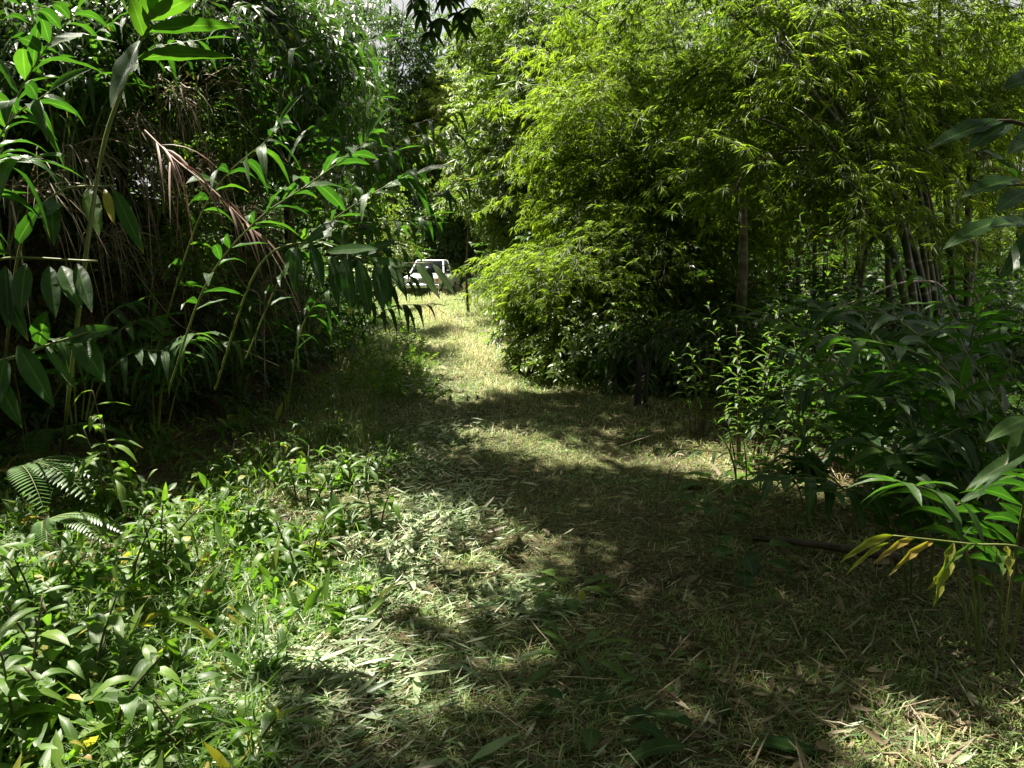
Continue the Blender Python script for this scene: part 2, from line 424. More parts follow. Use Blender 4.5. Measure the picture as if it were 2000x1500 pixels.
def pathmat():
    m = bpy.data.materials.new('mown_straw'); m.use_nodes = True
    nt = m.node_tree; N, Lk = nt.nodes, nt.links; b = N['Principled BSDF']
    geo = N.new('ShaderNodeNewGeometry')
    def noise(s, d=6):
        n = N.new('ShaderNodeTexNoise'); n.inputs['Scale'].default_value = s; n.inputs['Detail'].default_value = d
        Lk.new(geo.outputs['Position'], n.inputs[0]); return n
    n1, n2 = noise(1.0), noise(45, 8)
    r1 = ramp(nt, [(.36, (.05, .036, .02)), (.5, (.085, .08, .034)), (.64, (.05, .068, .02))])
    r2 = ramp(nt, [(.3, (.3, .27, .22)), (.5, (.9, .9, .9)), (.7, (1.7, 1.7, 1.5))])
    Lk.new(n1.outputs[0], r1.inputs[0]); Lk.new(n2.outputs[0], r2.inputs[0])
    mx = N.new('ShaderNodeMix'); mx.data_type = 'RGBA'; mx.blend_type = 'MULTIPLY'; mx.inputs[0].default_value = 1
    Lk.new(r1.outputs[0], mx.inputs[6]); Lk.new(r2.outputs[0], mx.inputs[7]); Lk.new(mx.outputs[2], b.inputs['Base Color'])
    b.inputs['Roughness'].default_value = .85; b.inputs['Specular IOR Level'].default_value = .2
    bu = N.new('ShaderNodeBump'); bu.inputs['Strength'].default_value = .8; bu.inputs['Distance'].default_value = .02
    Lk.new(n2.outputs[0], bu.inputs['Height']); Lk.new(bu.outputs[0], b.inputs['Normal'])
    return m

# ------------------------------------------------------------------ ground and track
def grid(xs, ys, zoff=0.0):
    X, Y = np.meshgrid(xs, ys)
    Z = hgt(X, Y) + zoff
    nx, ny = len(xs), len(ys)
    i = np.arange((ny - 1) * (nx - 1)); r, c = i // (nx - 1), i % (nx - 1)
    a = r * nx + c
    return np.stack([X, Y, Z], -1).reshape(-1, 3), np.stack([a, a + 1, a + nx + 1, a + nx], 1)
xs = np.concatenate([np.linspace(-160, -14, 20), np.linspace(-13, 13, 180), np.linspace(14, 160, 20)])
ys = np.concatenate([np.linspace(-60, -2, 20), np.linspace(-1.5, 30, 230), np.linspace(31, 60, 40), np.linspace(64, 220, 25)])
g = MB(); v, q = grid(xs, ys); g.add(v, q)
single('ground', g, groundmat(), kind='structure')
g = MB()
yy = np.linspace(1.0, 46, 260); hw = np.interp(yy, [1, 4, 7, 9, 12, 20, 35, 46], [1.5, 1.3, 1.35, 1.5, 1.35, 1.25, 1.5, 1.5])
uu = np.linspace(-1, 1, 22)
X = path_x(yy)[:, None] + uu[None] * (hw[:, None] + .18 * vnoise(yy * 1.4, 0)[:, None]); Y = np.repeat(yy[:, None], 22, 1)
Z = hgt(X, Y) + .012
ny, nx = X.shape; i = np.arange((ny - 1) * (nx - 1)); a = (i // (nx - 1)) * nx + i % (nx - 1)
g.add(np.stack([X, Y, Z], -1).reshape(-1, 3), np.stack([a, a + 1, a + nx + 1, a + nx], 1))
single('path', g, pathmat(), kind='structure')

# ------------------------------------------------------------------ sprays that crowns are made of
def bamboo_spray(seed, L=.6, nf=7, leafL=.12, leafW=.0115):
    global rg
    keep, rg = rg, np.random.default_rng(seed)
    mb = MB()
    t = np.linspace(0, 1, 6)
    tw = np.stack([t * L, .05 * np.sin(t * 3 + seed), -.16 * L * t ** 2], 1)
    tube(mb, tw, np.linspace(.005, .0015, 6), 3, .02, cap=False)
    for k in range(nf):
        f = (k + .6) / nf; p = np.array([np.interp(f, t, tw[:, i]) for i in range(3)])
        a = (1 if k % 2 else -1) * rg.uniform(.4, 1.1); l = rg.uniform(.08, .2)
        d = np.array([math.cos(a), math.sin(a), rg.uniform(-.35, .25)])
        tip = p + d * l
        tube(mb, [p, tip], [.0025, .0012], 3, .02, cap=False)
        n = rg.integers(8, 13)
        th = rg.uniform(-1.1, 1.1, n) + a
        dd = np.stack([np.cos(th), np.sin(th), rg.uniform(-.75, .15, n)], 1)
        b = tip - d * l * rg.uniform(0, .7, n)[:, None]
        leaves(mb, b, dd, np.array([0, 0, 1]) + rg.normal(0, .5, (n, 3)), leafL * rg.uniform(.6, 1.25, n), leafW * rg.uniform(.8, 1.3, n),
               rg.uniform(.05, .35, n), 1, .12, tint=np.clip(rg.normal(.45, .2, n), .06, 1))
    rg = keep
    return mb.arrays()
def broad_spray(seed, L=.45, n=14, leafL=.11, leafW=.042, droop=.25, nseg=1):
    global rg
    keep, rg = rg, np.random.default_rng(seed)
    mb = MB(); t = np.linspace(0, 1, 5)
    tw = np.stack([t * L, .04 * np.sin(t * 4 + seed), -.1 * L * t ** 2], 1)
    tube(mb, tw, np.linspace(.006, .002, 5), 3, .02, cap=False)
    f = np.linspace(.15, 1, n); p = np.stack([np.interp(f, t, tw[:, i]) for i in range(3)], 1)
    a = np.where(np.arange(n) % 2, 1, -1) * rg.uniform(.3, 1.4, n)
    d = np.stack([np.cos(a), np.sin(a), rg.uniform(-.5, .35, n)], 1)
    leaves(mb, p, d, np.array([0, 0, 1]) + rg.normal(0, .35, (n, 3)), leafL * rg.uniform(.6, 1.2, n), leafW * rg.uniform(.8, 1.2, n),
           rg.uniform(.5, 1.5, n) * droop, nseg, .15, tint=np.clip(rg.normal(.45, .2, n), .06, .97))
    rg = keep
    return mb.arrays()
BS = [bamboo_spray(i) for i in range(8)]
BSF = [bamboo_spray(20 + i, .9, 6, .26, .034) for i in range(6)]        # far clumps
BR = [broad_spray(40 + i) for i in range(8)]
BRS = [broad_spray(60 + i, .3, 12, .06, .03, .2) for i in range(6)]
BRF = [broad_spray(80 + i, .8, 14, .24, .085, .3) for i in range(6)]
LAN = [broad_spray(95 + i, .5, 14, .2, .035, .5, 2) for i in range(6)]

def mass(mb, protos, c, r, n, s=(.8, 1.25), per=9, spread=.28, tilt=(-.1, .9), shell=.55, dtv=.16, top=0.0, dt0=0.0):
    c, r = np.asarray(c, float), np.asarray(r, float)
    k = max(1, n // per)
    u = nrm(rg.normal(0, 1, (k, 3))); rad = rg.random(k) ** (1 / 3 * (1 - shell) + .12)
    C = u * rad[:, None]
    if top: C[:, 2] = np.abs(C[:, 2]) * top + C[:, 2] * (1 - top)
    C = c + C * r
    P = np.repeat(C, per, 0) + rg.normal(0, spread, (k * per, 3)) * np.minimum(r, 1.2)
    out = (P - c) / r
    yaw = np.arctan2(out[:, 1], out[:, 0]) + rg.normal(0, .9, len(P))
    dt = np.repeat(rg.normal(0, dtv, k), per) + rg.normal(0, .06, len(P)) + dt0
    scatter(mb, protos, P, yaw, rg.uniform(*tilt, len(P)), rg.uniform(*s, len(P)), dt)
def pm(px, py, d, rx, ry, rd):
    """centre and radii of a crown mass given at a photo place and depth"""
    return W(px, py, d), (rx * d / F, rd, ry * d / F)

def culm_tube(mb, pts, r0, r1, n=36):
    p = spline(pts, n)
    ln = np.linspace(0, 1, n)
    r = r0 + (r1 - r0) * ln
    r[3::4] *= 1.08
    tube(mb, p, r, 7)
    return p
def bamboo(label, culms, masses, group, mat='bamboo', r0=.042, protos=None, branch=(.35, 7), bl=1.2, name='bamboo_clump', sp=4, bs=1.0):
    protos = protos or BS
    base = np.array(culms[0][0], float)
    base = on(base[0], base[1])
    t = thing(name, label, 'bamboo', base, group)
    fol = MB()
    for i, c in enumerate(culms):
        mb = MB(); c = [np.asarray(p, float) for p in c]
        c[0] = on(c[0][0], c[0][1]) - np.array([0, 0, .1])
        p = culm_tube(mb, c, r0 * rg.uniform(.75, 1.1), .008)
        for k in range(branch[1]):
            f = branch[0] + (1 - branch[0]) * (k + rg.random()) / branch[1]
            q = p[min(int(f * len(p)), len(p) - 1)]
            a = rg.uniform(0, 6.28); l = bl * rg.uniform(.5, 1.2)
            d = np.array([math.cos(a), math.sin(a), .35])
            u = np.linspace(0, 1, 7)[:, None]
            br = q + d * l * u - np.array([0, 0, .75 * l]) * u ** 2
            tube(mb, br, np.linspace(.008, .003, 7) * bs, 4)
            m = rg.integers(sp, sp + 4)
            g = np.sort(rg.uniform(.2, 1, m))
            P = np.stack([np.interp(g, u[:, 0], br[:, j]) for j in range(3)], 1)
            scatter(fol, protos, P, a + rg.normal(0, .9, m), rg.uniform(0, .8, m), rg.uniform(.8, 1.2, m), rg.normal(0, .1))
        part('culm', mb, M['culm'], t)
    for a in masses:
        c, r, n = a[0], a[1], a[2]
        mass(fol, protos, c, r, n, **(a[3] if len(a) > 3 else {}))
    part('foliage', fol, M[mat], t)
    return t

def limb_tree(label, base, height, r0, masses, leafmat_, bark, protos, group=None, lean=(0, 0), name='broadleaf_tree', cat='tree', fork=.45, trunk_label=None):
    """trunk with limbs that run to each crown mass"""
    base = np.asarray(base, float)
    t = thing(name, label, cat, base, group)
    tr, fol = MB(), MB()
    top = base + np.array([lean[0], lean[1], height])
    ctrl = [base - [0, 0, .15], base * .67 + top * .33 + rg.normal(0, .03 * height ** .5, 3), base * .33 + top * .67 + rg.normal(0, .05 * height ** .5, 3), top]
    p = spline(ctrl, 24)
    rr = np.linspace(r0, r0 * .22, 24); rr[0] *= 1.5; rr[1] *= 1.15
    tube(tr, p, rr, 8)
    for a in masses:
        c, r, n = np.asarray(a[0], float), a[1], a[2]
        zi = np.clip((c[2] - base[2]) / height * .75, fork * .6, .95)
        q = p[int(zi * 23)]
        mid = (q + c) / 2 + np.array([0, 0, .12 * np.linalg.norm(c - q)]) + rg.normal(0, .1, 3)
        tube(tr, spline([q, mid, c], 9), np.linspace(r0 * .38, r0 * .08, 9), 5)
        for k in range(5):
            e = c + rg.normal(0, .55, 3) * np.asarray(r)
            tube(tr, spline([mid * .4 + c * .6, (c + e) / 2 + rg.normal(0, .05, 3), e], 6), np.linspace(r0 * .14, r0 * .04, 6), 4)
        mass(fol, protos, c, r, n, **(a[3] if len(a) > 3 else {}))
    part('trunk', tr, M[bark], t)
    part('crown', fol, M[leafmat_], t)
    return t

# ------------------------------------------------------------------ ginger-like stalks
def stalk(stm, fol, ctrl, n, L, Wd, start=.3, droop=.45, r=.009, side=None, spread=1.0, tint=None, fwd=.55, tip=True, wave=.07, face=0.0):
    p = spline(ctrl, 30)
    tube(stm, p, np.linspace(r, r * .35, 30), 6)
    tan = nrm(np.gradient(p, axis=0))
    f = np.linspace(start, .97, n) + rg.normal(0, .008, n)
    idx = np.clip((f * 29), 0, 29)
    B = np.stack([np.interp(idx, np.arange(30), p[:, j]) for j in range(3)], 1)
    T = nrm(np.stack([np.interp(idx, np.arange(30), tan[:, j]) for j in range(3)], 1))
    if side is None:
        sd = np.cross(T, np.array([0, 0, 1.0])); sd = nrm(sd + 1e-3)
    else:
        sd = np.broadcast_to(nrm(np.asarray(side, float)), (n, 3))
    sg = np.where(np.arange(n) % 2, 1.0, -1.0)[:, None]
    d = nrm(T * fwd + sd * sg * .8 * spread + rg.normal(0, .1 + .16 * (face > 0), (n, 3)) + np.array([0, 0, .12]))
    up = nrm(np.cross(sd, T)); up[up[:, 2] < 0] *= -1
    up = up + np.array([0, -1.0, .2]) * face + rg.normal(0, .3, (n, 3)) * (face > 0)
    size = np.interp(f, [start, (start + 1) / 2, 1], [.75, 1.05, .7])
    leaves(fol, B, d, up + rg.normal(0, .15, (n, 3)), L * size * rg.uniform(.85, 1.12, n), Wd * size * rg.uniform(.9, 1.1, n), droop * rg.uniform(.3, 1.7, n), 7, .3, wave,
           tint=np.clip(rg.normal(.42, .17, n), .06, .88) if tint is None else tint)
    if tip:
        leaves(fol, p[-1], tan[-1], up[-1], L * .75, Wd * .6, .15, 5, .5, .03, tint=.6)
    return p
def ginger(label, stalks, group, mat='ginger', cat='ginger plant', name='ginger_plant', loc=None):
    """stalks: list of dicts of stalk() arguments"""
    loc = stalks[0]['ctrl'][0] if loc is None else loc
    t = thing(name, label, cat, loc, group)
    fol = MB()
    for s in stalks:
        stm = MB(); s = dict(s)
        ex = s.pop('extra', None)
        stalk(stm, fol, **s)
        if ex: leaves(fol, **ex)
        part('stem', stm, M['stem'], t)
    part('foliage', fol, M[mat], t)
    return t
def ginger_auto(label, base, n, H, L, Wd, group, lean=(0, 0), mat='ginger', spread=.35, nl=9, droop=.5):
    S = []
    for k in range(n):
        a = rg.uniform(0, 6.28); o = rg.uniform(0, .12)
        b = on(base[0] + o * math.cos(a), base[1] + o * math.sin(a)) if len(base) == 2 else np.asarray(base) + [o * math.cos(a), o * math.sin(a), 0]
        h = H * rg.uniform(.7, 1.1)
        dx, dy = lean[0] + math.cos(a) * spread * h, lean[1] + math.sin(a) * spread * h
        ctrl = [b, b + np.array([dx * .25, dy * .25, h * .5]), b + np.array([dx * .7, dy * .7, h * .85]), b + np.array([dx * 1.25, dy * 1.25, h * rg.uniform(.85, 1.02)])]
        S.append(dict(ctrl=ctrl, n=nl, L=L, Wd=Wd, start=.28, droop=droop, r=.007))
    return ginger(label, S, group, mat, loc=on(base[0], base[1]) if len(base) == 2 else base)

# ------------------------------------------------------------------ pickup truck
def profile_loft(mb, secs, m=0):
    """secs: list of closed rings (k,3) of equal count, capped at both ends"""
    k = len(secs[0]); n = len(secs)
    V = np.concatenate(secs)
    Q = [[i * k + j, i * k + (j + 1) % k, (i + 1) * k + (j + 1) % k, (i + 1) * k + j] for i in range(n - 1) for j in range(k)]
    c0, c1 = secs[0].mean(0), secs[-1].mean(0)
    T = [[(j + 1) % k, j, n * k] for j in range(k)] + [[(n - 1) * k + j, (n - 1) * k + (j + 1) % k, n * k + 1] for j in range(k)]
    mb.add(np.concatenate([V, [c0, c1]]), Q, T, m=m)
def rrect(y, x0, x1, z0, z1, r=.08, k=4):
    out = []
    for cx, cz, a0 in ((x1 - r, z1 - r, 0), (x0 + r, z1 - r, 90), (x0 + r, z0 + r, 180), (x1 - r, z0 + r, 270)):
        for i in range(k + 1):
            a = R(a0 + 90 * i / k); out.append([cx + r * math.cos(a), y, cz + r * math.sin(a)])
    return np.array(out)
def box(mb, c, s, b=.0):
    x, y, z = np.array(s) / 2
    b = min(b, x * .9, z * .9) if b else min(x, z) * .15
    profile_loft(mb, [rrect(c[1] - y, c[0] - x + b * .5, c[0] + x - b * .5, c[2] - z + b * .5, c[2] + z - b * .5, b * .6, 2),
                      rrect(c[1] - y + b * .5, c[0] - x, c[0] + x, c[2] - z, c[2] + z, b, 2),
                      rrect(c[1] + y - b * .5, c[0] - x, c[0] + x, c[2] - z, c[2] + z, b, 2),
                      rrect(c[1] + y, c[0] - x + b * .5, c[0] + x - b * .5, c[2] - z + b * .5, c[2] + z - b * .5, b * .6, 2)])
def quadp(mb, pts, th=.012):
    """a thin four-cornered pane with thickness"""
    p = np.array(pts, float); n = nrm(np.cross(p[1] - p[0], p[3] - p[0])) * th
    V = np.concatenate([p, p + n])
    mb.add(V, [[0, 3, 2, 1], [4, 5, 6, 7]] + [[i, (i + 1) % 4, 4 + (i + 1) % 4, 4 + i] for i in range(4)])
def pickup():
    white = plain('white_car_paint', (.62, .63, .62), .3, spec=.5, c2=(.5, .5, .47), scale=2.5)
    glass = plain('dark_car_glass', (.006, .008, .009), .25, spec=.03)
    chrome = plain('bumper_chrome', (.42, .43, .45), .28, .85)
    black = plain('black_plastic', (.015, .015, .016), .5)
    rub = plain('tyre_rubber', (.02, .018, .016), .85, c2=(.07, .05, .03), scale=12)
    lens = plain('headlight_glass', (.55, .56, .55), .12, .3)
    amber = plain('amber_lens', (.55, .16, .02), .25)
    t = thing('pickup_truck', 'white single-cab pickup truck parked at the far end of the mown track', 'pickup truck', on(-3.72, 36.8))
    t.rotation_euler = (0, 0, R(-6.5))
    rot = t.rotation_euler.copy()
    def P(name, mb, mat, par=t, flat=False):
        o = bpy.data.objects.new(name, mb.mesh(name, mat, (0, 0, 0), flat)); COL.objects.link(o); o.parent = par
        return o
    # local frame: front towards -y, front bumper at y=-2.35
    b = MB()
    hw = .82
    st = [(-2.27, .74, .48, .88), (-2.22, .79, .42, .95), (-1.6, hw, .40, 1.0), (-.98, hw + .01, .38, 1.05), (-.9, hw + .01, .36, 1.08), (.62, hw + .01, .36, 1.08), (.7, hw + .01, .40, 1.06), (2.35, hw, .45, 1.04), (2.42, hw - .02, .5, 1.0)]
    profile_loft(b, [rrect(y, -w, w, z0, z1, .09, 4) for y, w, z0, z1 in st])
    body = P('body', b, white)
    h = MB()
    profile_loft(h, [rrect(y, -w, w, 1.0 + dz - .08, 1.0 + dz, .03, 3) for y, w, dz in ((-2.2, .66, -.02), (-1.6, .7, .035), (-1.0, .72, .085))])
    P('bonnet', h, white)
    cb = MB()                                       # cab: roof on pillars
    roof = [rrect(y, -w, w, 1.60, z, .035, 3) for y, w, z in ((-.32, .60, 1.645), (-.2, .64, 1.68), (.45, .64, 1.69), (.55, .62, 1.665))]
    profile_loft(cb, roof)
    for s in (-1, 1):
        for p0, p1, r in (((s * .77, -.98, 1.06), (s * .61, -.28, 1.64), .038), ((s * .78, .58, 1.06), (s * .63, .5, 1.64), .05), ((s * .785, -.12, 1.06), (s * .64, -.05, 1.64), .0)):
            if r: tube(cb, [p0, p1], [r, r], 6)
    box(cb, (0, .58, 1.2), (1.5, .05, .36))
    P('cab_roof', cb, white)
    gl = MB(); quadp(gl, [(-.73, -.96, 1.08), (.73, -.96, 1.08), (.59, -.31, 1.62), (-.59, -.31, 1.62)]); P('windscreen', gl, glass)
    for s in (-1, 1):
        gl = MB(); quadp(gl, [(s * .775, -.9, 1.08), (s * .775, .54, 1.08), (s * .625, .46, 1.61), (s * .625, -.27, 1.61)]); P('side_window', gl, glass)
    gl = MB(); quadp(gl, [(-.7, .6, 1.1), (.7, .6, 1.1), (.6, .53, 1.6), (-.6, .53, 1.6)]); P('rear_window', gl, glass)
    gr = MB(); box(gr, (0, -2.275, .8), (.86, .05, .15)); grille = P('grille', gr, black)
    sl = MB()
    for k in range(3): box(sl, (0, -2.305, .755 + .045 * k), (.84, .02, .014))
    P('slats', sl, chrome, grille)
    for s in (-1, 1):
        l = MB(); box(l, (s * .57, -2.275, .8), (.26, .06, .16)); P('headlight', l, lens)
        l = MB(); box(l, (s * .745, -2.25, .8), (.075, .1, .15)); P('indicator', l, amber)
    bu = MB(); box(bu, (0, -2.36, .545), (1.6, .14, .17), .05)
    for s in (-1, 1): box(bu, (s * .79, -2.16, .545), (.1, .5, .16), .03)
    P('bumper', bu, chrome)
    va = MB(); box(va, (0, -2.2, .38), (1.35, .12, .16)); P('valance', va, black)
    tray = MB(); box(tray, (0, 1.52, 1.075), (1.36, 1.6, .035)); P('tray_floor', tray, black)
    for s in (-1, 1):
        rl = MB(); tube(rl, [(s * .8, .7, 1.075), (s * .8, 2.36, 1.06)], .028, 6); P('tray_rail', rl, black)
    for s in (-1, 1):
        d = MB(); quadp(d, [(s * .835, -.85, .45), (s * .835, .5, .45), (s * .835, .5, 1.03), (s * .835, -.85, 1.03)], .008 * s)
        door = P('door', d, white)
        hn = MB(); box(hn, (s * .85, .36, .93), (.03, .16, .035)); P('handle', hn, black, door)
        mi = MB(); box(mi, (s * .93, -.72, 1.16), (.17, .07, .13), .03); tube(mi, [(s * .79, -.7, 1.09), (s * .88, -.71, 1.13)], .015, 5); P('mirror', mi, black)
        for y in (-1.45, 1.45):
            th = np.linspace(0, 2 * np.pi, 25)[:-1]
            def ring(x, r): return np.stack([np.full(24, x), y + r * np.cos(th), .335 + r * np.sin(th)], 1)
            a = MB(); profile_loft(a, [ring(s * (.8 + dx), r) for dx, r in ((-.17, .27), (-.15, .325), (-.1, .335), (.0, .335), (.04, .32), (.05, .25))])
            wh = P('wheel', a, rub)
            a = MB(); profile_loft(a, [ring(s * (.8 + dx), r) for dx, r in ((-.02, .2), (.058, .2), (.05, .15), (.062, .06))]); P('rim', a, chrome, wh)
            a = MB(); profile_loft(a, [ring(s * (.8 + dx), r) for dx, r in ((-.1, .385), (.024, .385))]); P('wheel_arch', a, black)
    return t
pickup()

# ------------------------------------------------------------------ bamboo on the right
GB = 'bamboo clumps right of the track'
def C(d, *pp):
    return [W(px, py, d + (k * .0)) for k, (px, py) in enumerate(pp)]
bamboo('bamboo clump with dark leaning culms fanning out at the right of the track',
       [C(8.8, (1838, 700), (1800, 470), (1740, 330), (1690, 180), (1655, -60)),
        C(8.5, (1818, 700), (1760, 430), (1660, 270), (1560, 150), (1470, 60), (1360, -20)),
        C(9.7, (1856, 700), (1815, 420), (1775, 300), (1725, 140), (1690, -60)),
        C(8.6, (1850, 700), (1790, 500), (1700, 340), (1640, 240), (1560, 60), (1500, -40)),
        C(10., (1880, 690), (1850, 400), (1838, 250), (1835, 50), (1840, -80)),
        C(9.9, (1760, 690), (1735, 520), (1745, 400), (1790, 260), (1850, 120)),
        C(10.2, (1842, 690), (1830, 480), (1790, 280), (1765, 100), (1740, -60)),
        C(8.7, (1845, 690), (1770, 480), (1690, 300), (1580, 120), (1440, -10), (1300, -60)), C(8.6, (1812, 690), (1745, 500), (1655, 380), (1560, 320), (1470, 310)), C(8.9, (1865, 690), (1800, 400), (1760, 200), (1740, 0)), C(9.8, (1900, 690), (1890, 480), (1900, 280), (1940, 100), (1990, -60)),
        C(8.5, (1825, 690), (1740, 480), (1640, 330), (1530, 250), (1440, 220))],
       [(*pm(1560, 90, 9.6, 150, 90, .9), 161), (*pm(1700, 150, 9.8, 130, 110, .9), 93), (*pm(1850, 90, 10, 150, 100, 1.), 161),
        (*pm(1600, 290, 9.4, 130, 90, .7), 80), (*pm(1950, 230, 10, 90, 130, .9), 93), (*pm(1480, 220, 9.6, 110, 120, .7), 99)], GB, 'bamboo', .05)
bamboo('bamboo clump with thin upright dark culms behind the pale slender trunk',
       [C(13, (1560, 640), (1530, 480), (1490, 350), (1450, 200), (1420, 0)), C(13.3, (1590, 640), (1592, 400), (1582, 200), (1590, -60)),
        C(12.7, (1575, 640), (1520, 430), (1485, 330), (1440, 230), (1380, 120)), C(13.2, (1620, 640), (1610, 430), (1602, 300), (1620, 100)),
        C(13, (1690, 640), (1676, 450), (1662, 320), (1640, 100), (1650, -60)), C(13.6, (1655, 640), (1650, 450), (1640, 300), (1610, 60)),
        C(13.4, (1545, 640), (1560, 500), (1550, 330), (1530, 150)), C(13.1, (1640, 640), (1690, 450), (1730, 300), (1760, 120))],
       [(*pm(1500, 330, 13, 110, 110, .9), 134), (*pm(1600, 130, 13, 160, 110, 1.2), 233), (*pm(1430, 420, 13, 90, 70, .9), 107), (*pm(1700, 260, 13.5, 110, 120, 1.), 134)],
       GB, 'bamboo', .055)
bamboo('bamboo clump arching low over the track edge with bright yellow-green leaves',
       [C(12, (1335, 760), (1280, 625), (1190, 545), (1090, 500), (1020, 490)), C(12.3, (1350, 760), (1300, 560), (1220, 400), (1150, 250), (1080, 170)),
        C(12.6, (1385, 760), (1370, 590), (1330, 450), (1260, 330), (1150, 300)), C(12.2, (1362, 760), (1310, 600), (1240, 500), (1160, 440), (1060, 420)),
        C(12.8, (1400, 750), (1390, 500), (1370, 300), (1320, 100), (1280, -40)), C(13, (1375, 750), (1350, 480), (1290, 250), (1200, 80), (1120, 10)),
        C(12.9, (1420, 750), (1400, 560), (1380, 420), (1340, 330))],
       [(*pm(1075, 515, 11.8, 85, 42, .8), 230, dict(dt0=.15)), (*pm(1165, 530, 11.6, 90, 60, .9), 230, dict(dt0=.1)), (*pm(1260, 470, 12, 120, 80, 1.), 230),
        (*pm(1190, 230, 12.6, 110, 75, 1.), 230, dict(dt0=.1)), (*pm(1150, 150, 12.9, 80, 70, .9), 140, dict(dt0=.2)), (*pm(1310, 130, 13, 130, 110, 1.1), 230),
        (*pm(1300, 290, 12.6, 120, 90, 1.), 210), (*pm(1190, 380, 12.6, 110, 60, .9), 168, dict(dt0=.05)), (*pm(1380, 370, 12.3, 80, 120, .9), 168), (*pm(1400, 560, 12.2, 80, 60, .7), 130),
        (*pm(1350, 10, 13.5, 180, 60, 1.), 182)],
       GB, 'bamboo', .045)
bamboo('bamboo clump with tall straight dark culms standing farther back beyond the bright arching one',
       [C(22, (1165, 560), (1166, 420), (1168, 250), (1150, 50)), C(22.5, (1098, 560), (1098, 420), (1092, 250), (1080, 60)), C(21.5, (1140, 560), (1130, 400), (1120, 250), (1060, 100)),
        C(22.5, (1065, 560), (1066, 420), (1050, 300), (1020, 150)), C(23, (1200, 560), (1210, 400), (1230, 200), (1230, 0)), C(23, (1120, 560), (1100, 300), (1060, 100), (1000, 0)),
        C(22, (1000, 555), (1000, 420), (990, 300), (960, 200))],
       [(*pm(1080, 180, 22, 90, 90, 2), 230), (*pm(1010, 330, 22, 80, 70, 1.6), 190), (*pm(1060, 60, 23, 120, 70, 2), 230), (*pm(1120, 320, 22.5, 90, 80, 1.6), 180), (*pm(1050, 430, 22, 60, 25, 1), 90),
        (*pm(1220, 120, 23.5, 120, 120, 2), 230)],
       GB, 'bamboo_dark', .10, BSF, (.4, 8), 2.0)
bamboo('bamboo clump with pale sunlit leaves rising behind the pickup truck',
       [C(46, (940, 540), (935, 400), (925, 250), (900, 120)), C(47, (965, 540), (960, 380), (950, 230), (985, 90)), C(45, (900, 540), (905, 420), (890, 300), (860, 200)),
        C(46, (920, 540), (900, 350), (880, 220), (840, 170)), C(46, (985, 540), (1000, 350), (1010, 180), (1010, 30))],
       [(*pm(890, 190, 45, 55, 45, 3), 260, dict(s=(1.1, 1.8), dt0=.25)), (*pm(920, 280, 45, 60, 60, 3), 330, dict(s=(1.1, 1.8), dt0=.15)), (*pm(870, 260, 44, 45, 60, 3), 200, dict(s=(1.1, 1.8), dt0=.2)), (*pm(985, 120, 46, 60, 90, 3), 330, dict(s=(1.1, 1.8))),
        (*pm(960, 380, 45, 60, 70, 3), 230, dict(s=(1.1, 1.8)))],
       GB, 'bamboo_sunlit', .12, BSF, (.4, 7), 3.0, bs=2)
bamboo('bamboo clump of many slim culms in the shade at the right edge of the view',
       [C(14, (1920, 640), (1915, 480), (1930, 300), (1960, 100)), C(14.4, (1960, 640), (1950, 480), (1960, 300), (1985, 50)), C(14, (1985, 640), (1990, 400), (2000, 150)), C(14.2, (2030, 640), (2010, 450), (1960, 280), (1900, 180)),
        C(14.5, (1900, 640), (1870, 450), (1880, 250), (1900, 0)), C(14.3, (1940, 640), (1985, 480), (2040, 300), (2060, 100))],
       [(*pm(1900, 100, 14, 140, 110, 1.2), 148), (*pm(2000, 250, 14, 120, 130, 1.2), 111), (*pm(1960, 430, 14.5, 90, 60, 1), 37)],
       GB, 'bamboo', .06)
bamboo('bamboo clump filling the gap between the arching clump and the upright dark culms',
       [C(18, (1480, 600), (1470, 450), (1450, 250), (1420, 50)), C(18, (1500, 600), (1510, 400), (1500, 200), (1520, 0)), C(18.5, (1530, 600), (1540, 400), (1560, 200), (1600, 60)), C(18, (1700, 600), (1710, 400), (1720, 200), (1700, 0)),
        C(18.4, (1400, 600), (1380, 400), (1360, 200), (1320, 60)), C(18.3, (1610, 600), (1630, 420), (1640, 250), (1680, 50))],
       [(*pm(1480, 420, 18, 120, 90, 1.5), 179), (*pm(1450, 180, 18, 160, 130, 1.5), 269), (*pm(1650, 350, 18.5, 140, 120, 1.5), 179), (*pm(1650, 100, 18.5, 180, 110, 1.5), 269), (*pm(1300, 420, 18, 110, 90, 1.5), 143)],
       GB, 'bamboo', .07, BS, (.4, 8), 1.6)

# added canopy, unseen above the frame, leaf sprays placed to throw the shade
LIT = [[(755, 585), (860, 588), (935, 625), (990, 665), (1010, 705), (1075, 748), (965, 785), (830, 782), (640, 775), (560, 700), (700, 640)],
       [(-50, 1130), (60, 1040), (160, 960), (330, 900), (420, 850), (560, 830), (740, 830), (840, 930), (900, 985), (890, 1020), (800, 1040), (830, 1070), (760, 1150), (640, 1240), (620, 1290), (480, 1320), (560, 1380), (430, 1500), (400, 2600), (-900, 2600), (-400, 1300)],
       [(870, 835), (980, 828), (1130, 868), (1230, 880), (1290, 905), (1200, 925), (1000, 915), (900, 895)],
       [(1100, 825), (1190, 822), (1230, 845), (1130, 848)], [(1240, 870), (1400, 905), (1330, 935), (1240, 915)],
       [(960, 1170), (1130, 1150), (1200, 1190), (1130, 1230), (1080, 1260), (960, 1230)],
       [(1510, 1400), (1590, 1385), (1660, 1430), (1640, 1480), (1550, 1450)], [(980, 1440), (1080, 1430), (1090, 1510), (960, 1510)],
       [(1380, 930), (1440, 925), (1460, 960), (1390, 965)], [(1270, 1310), (1330, 1300), (1350, 1340), (1280, 1350)]]
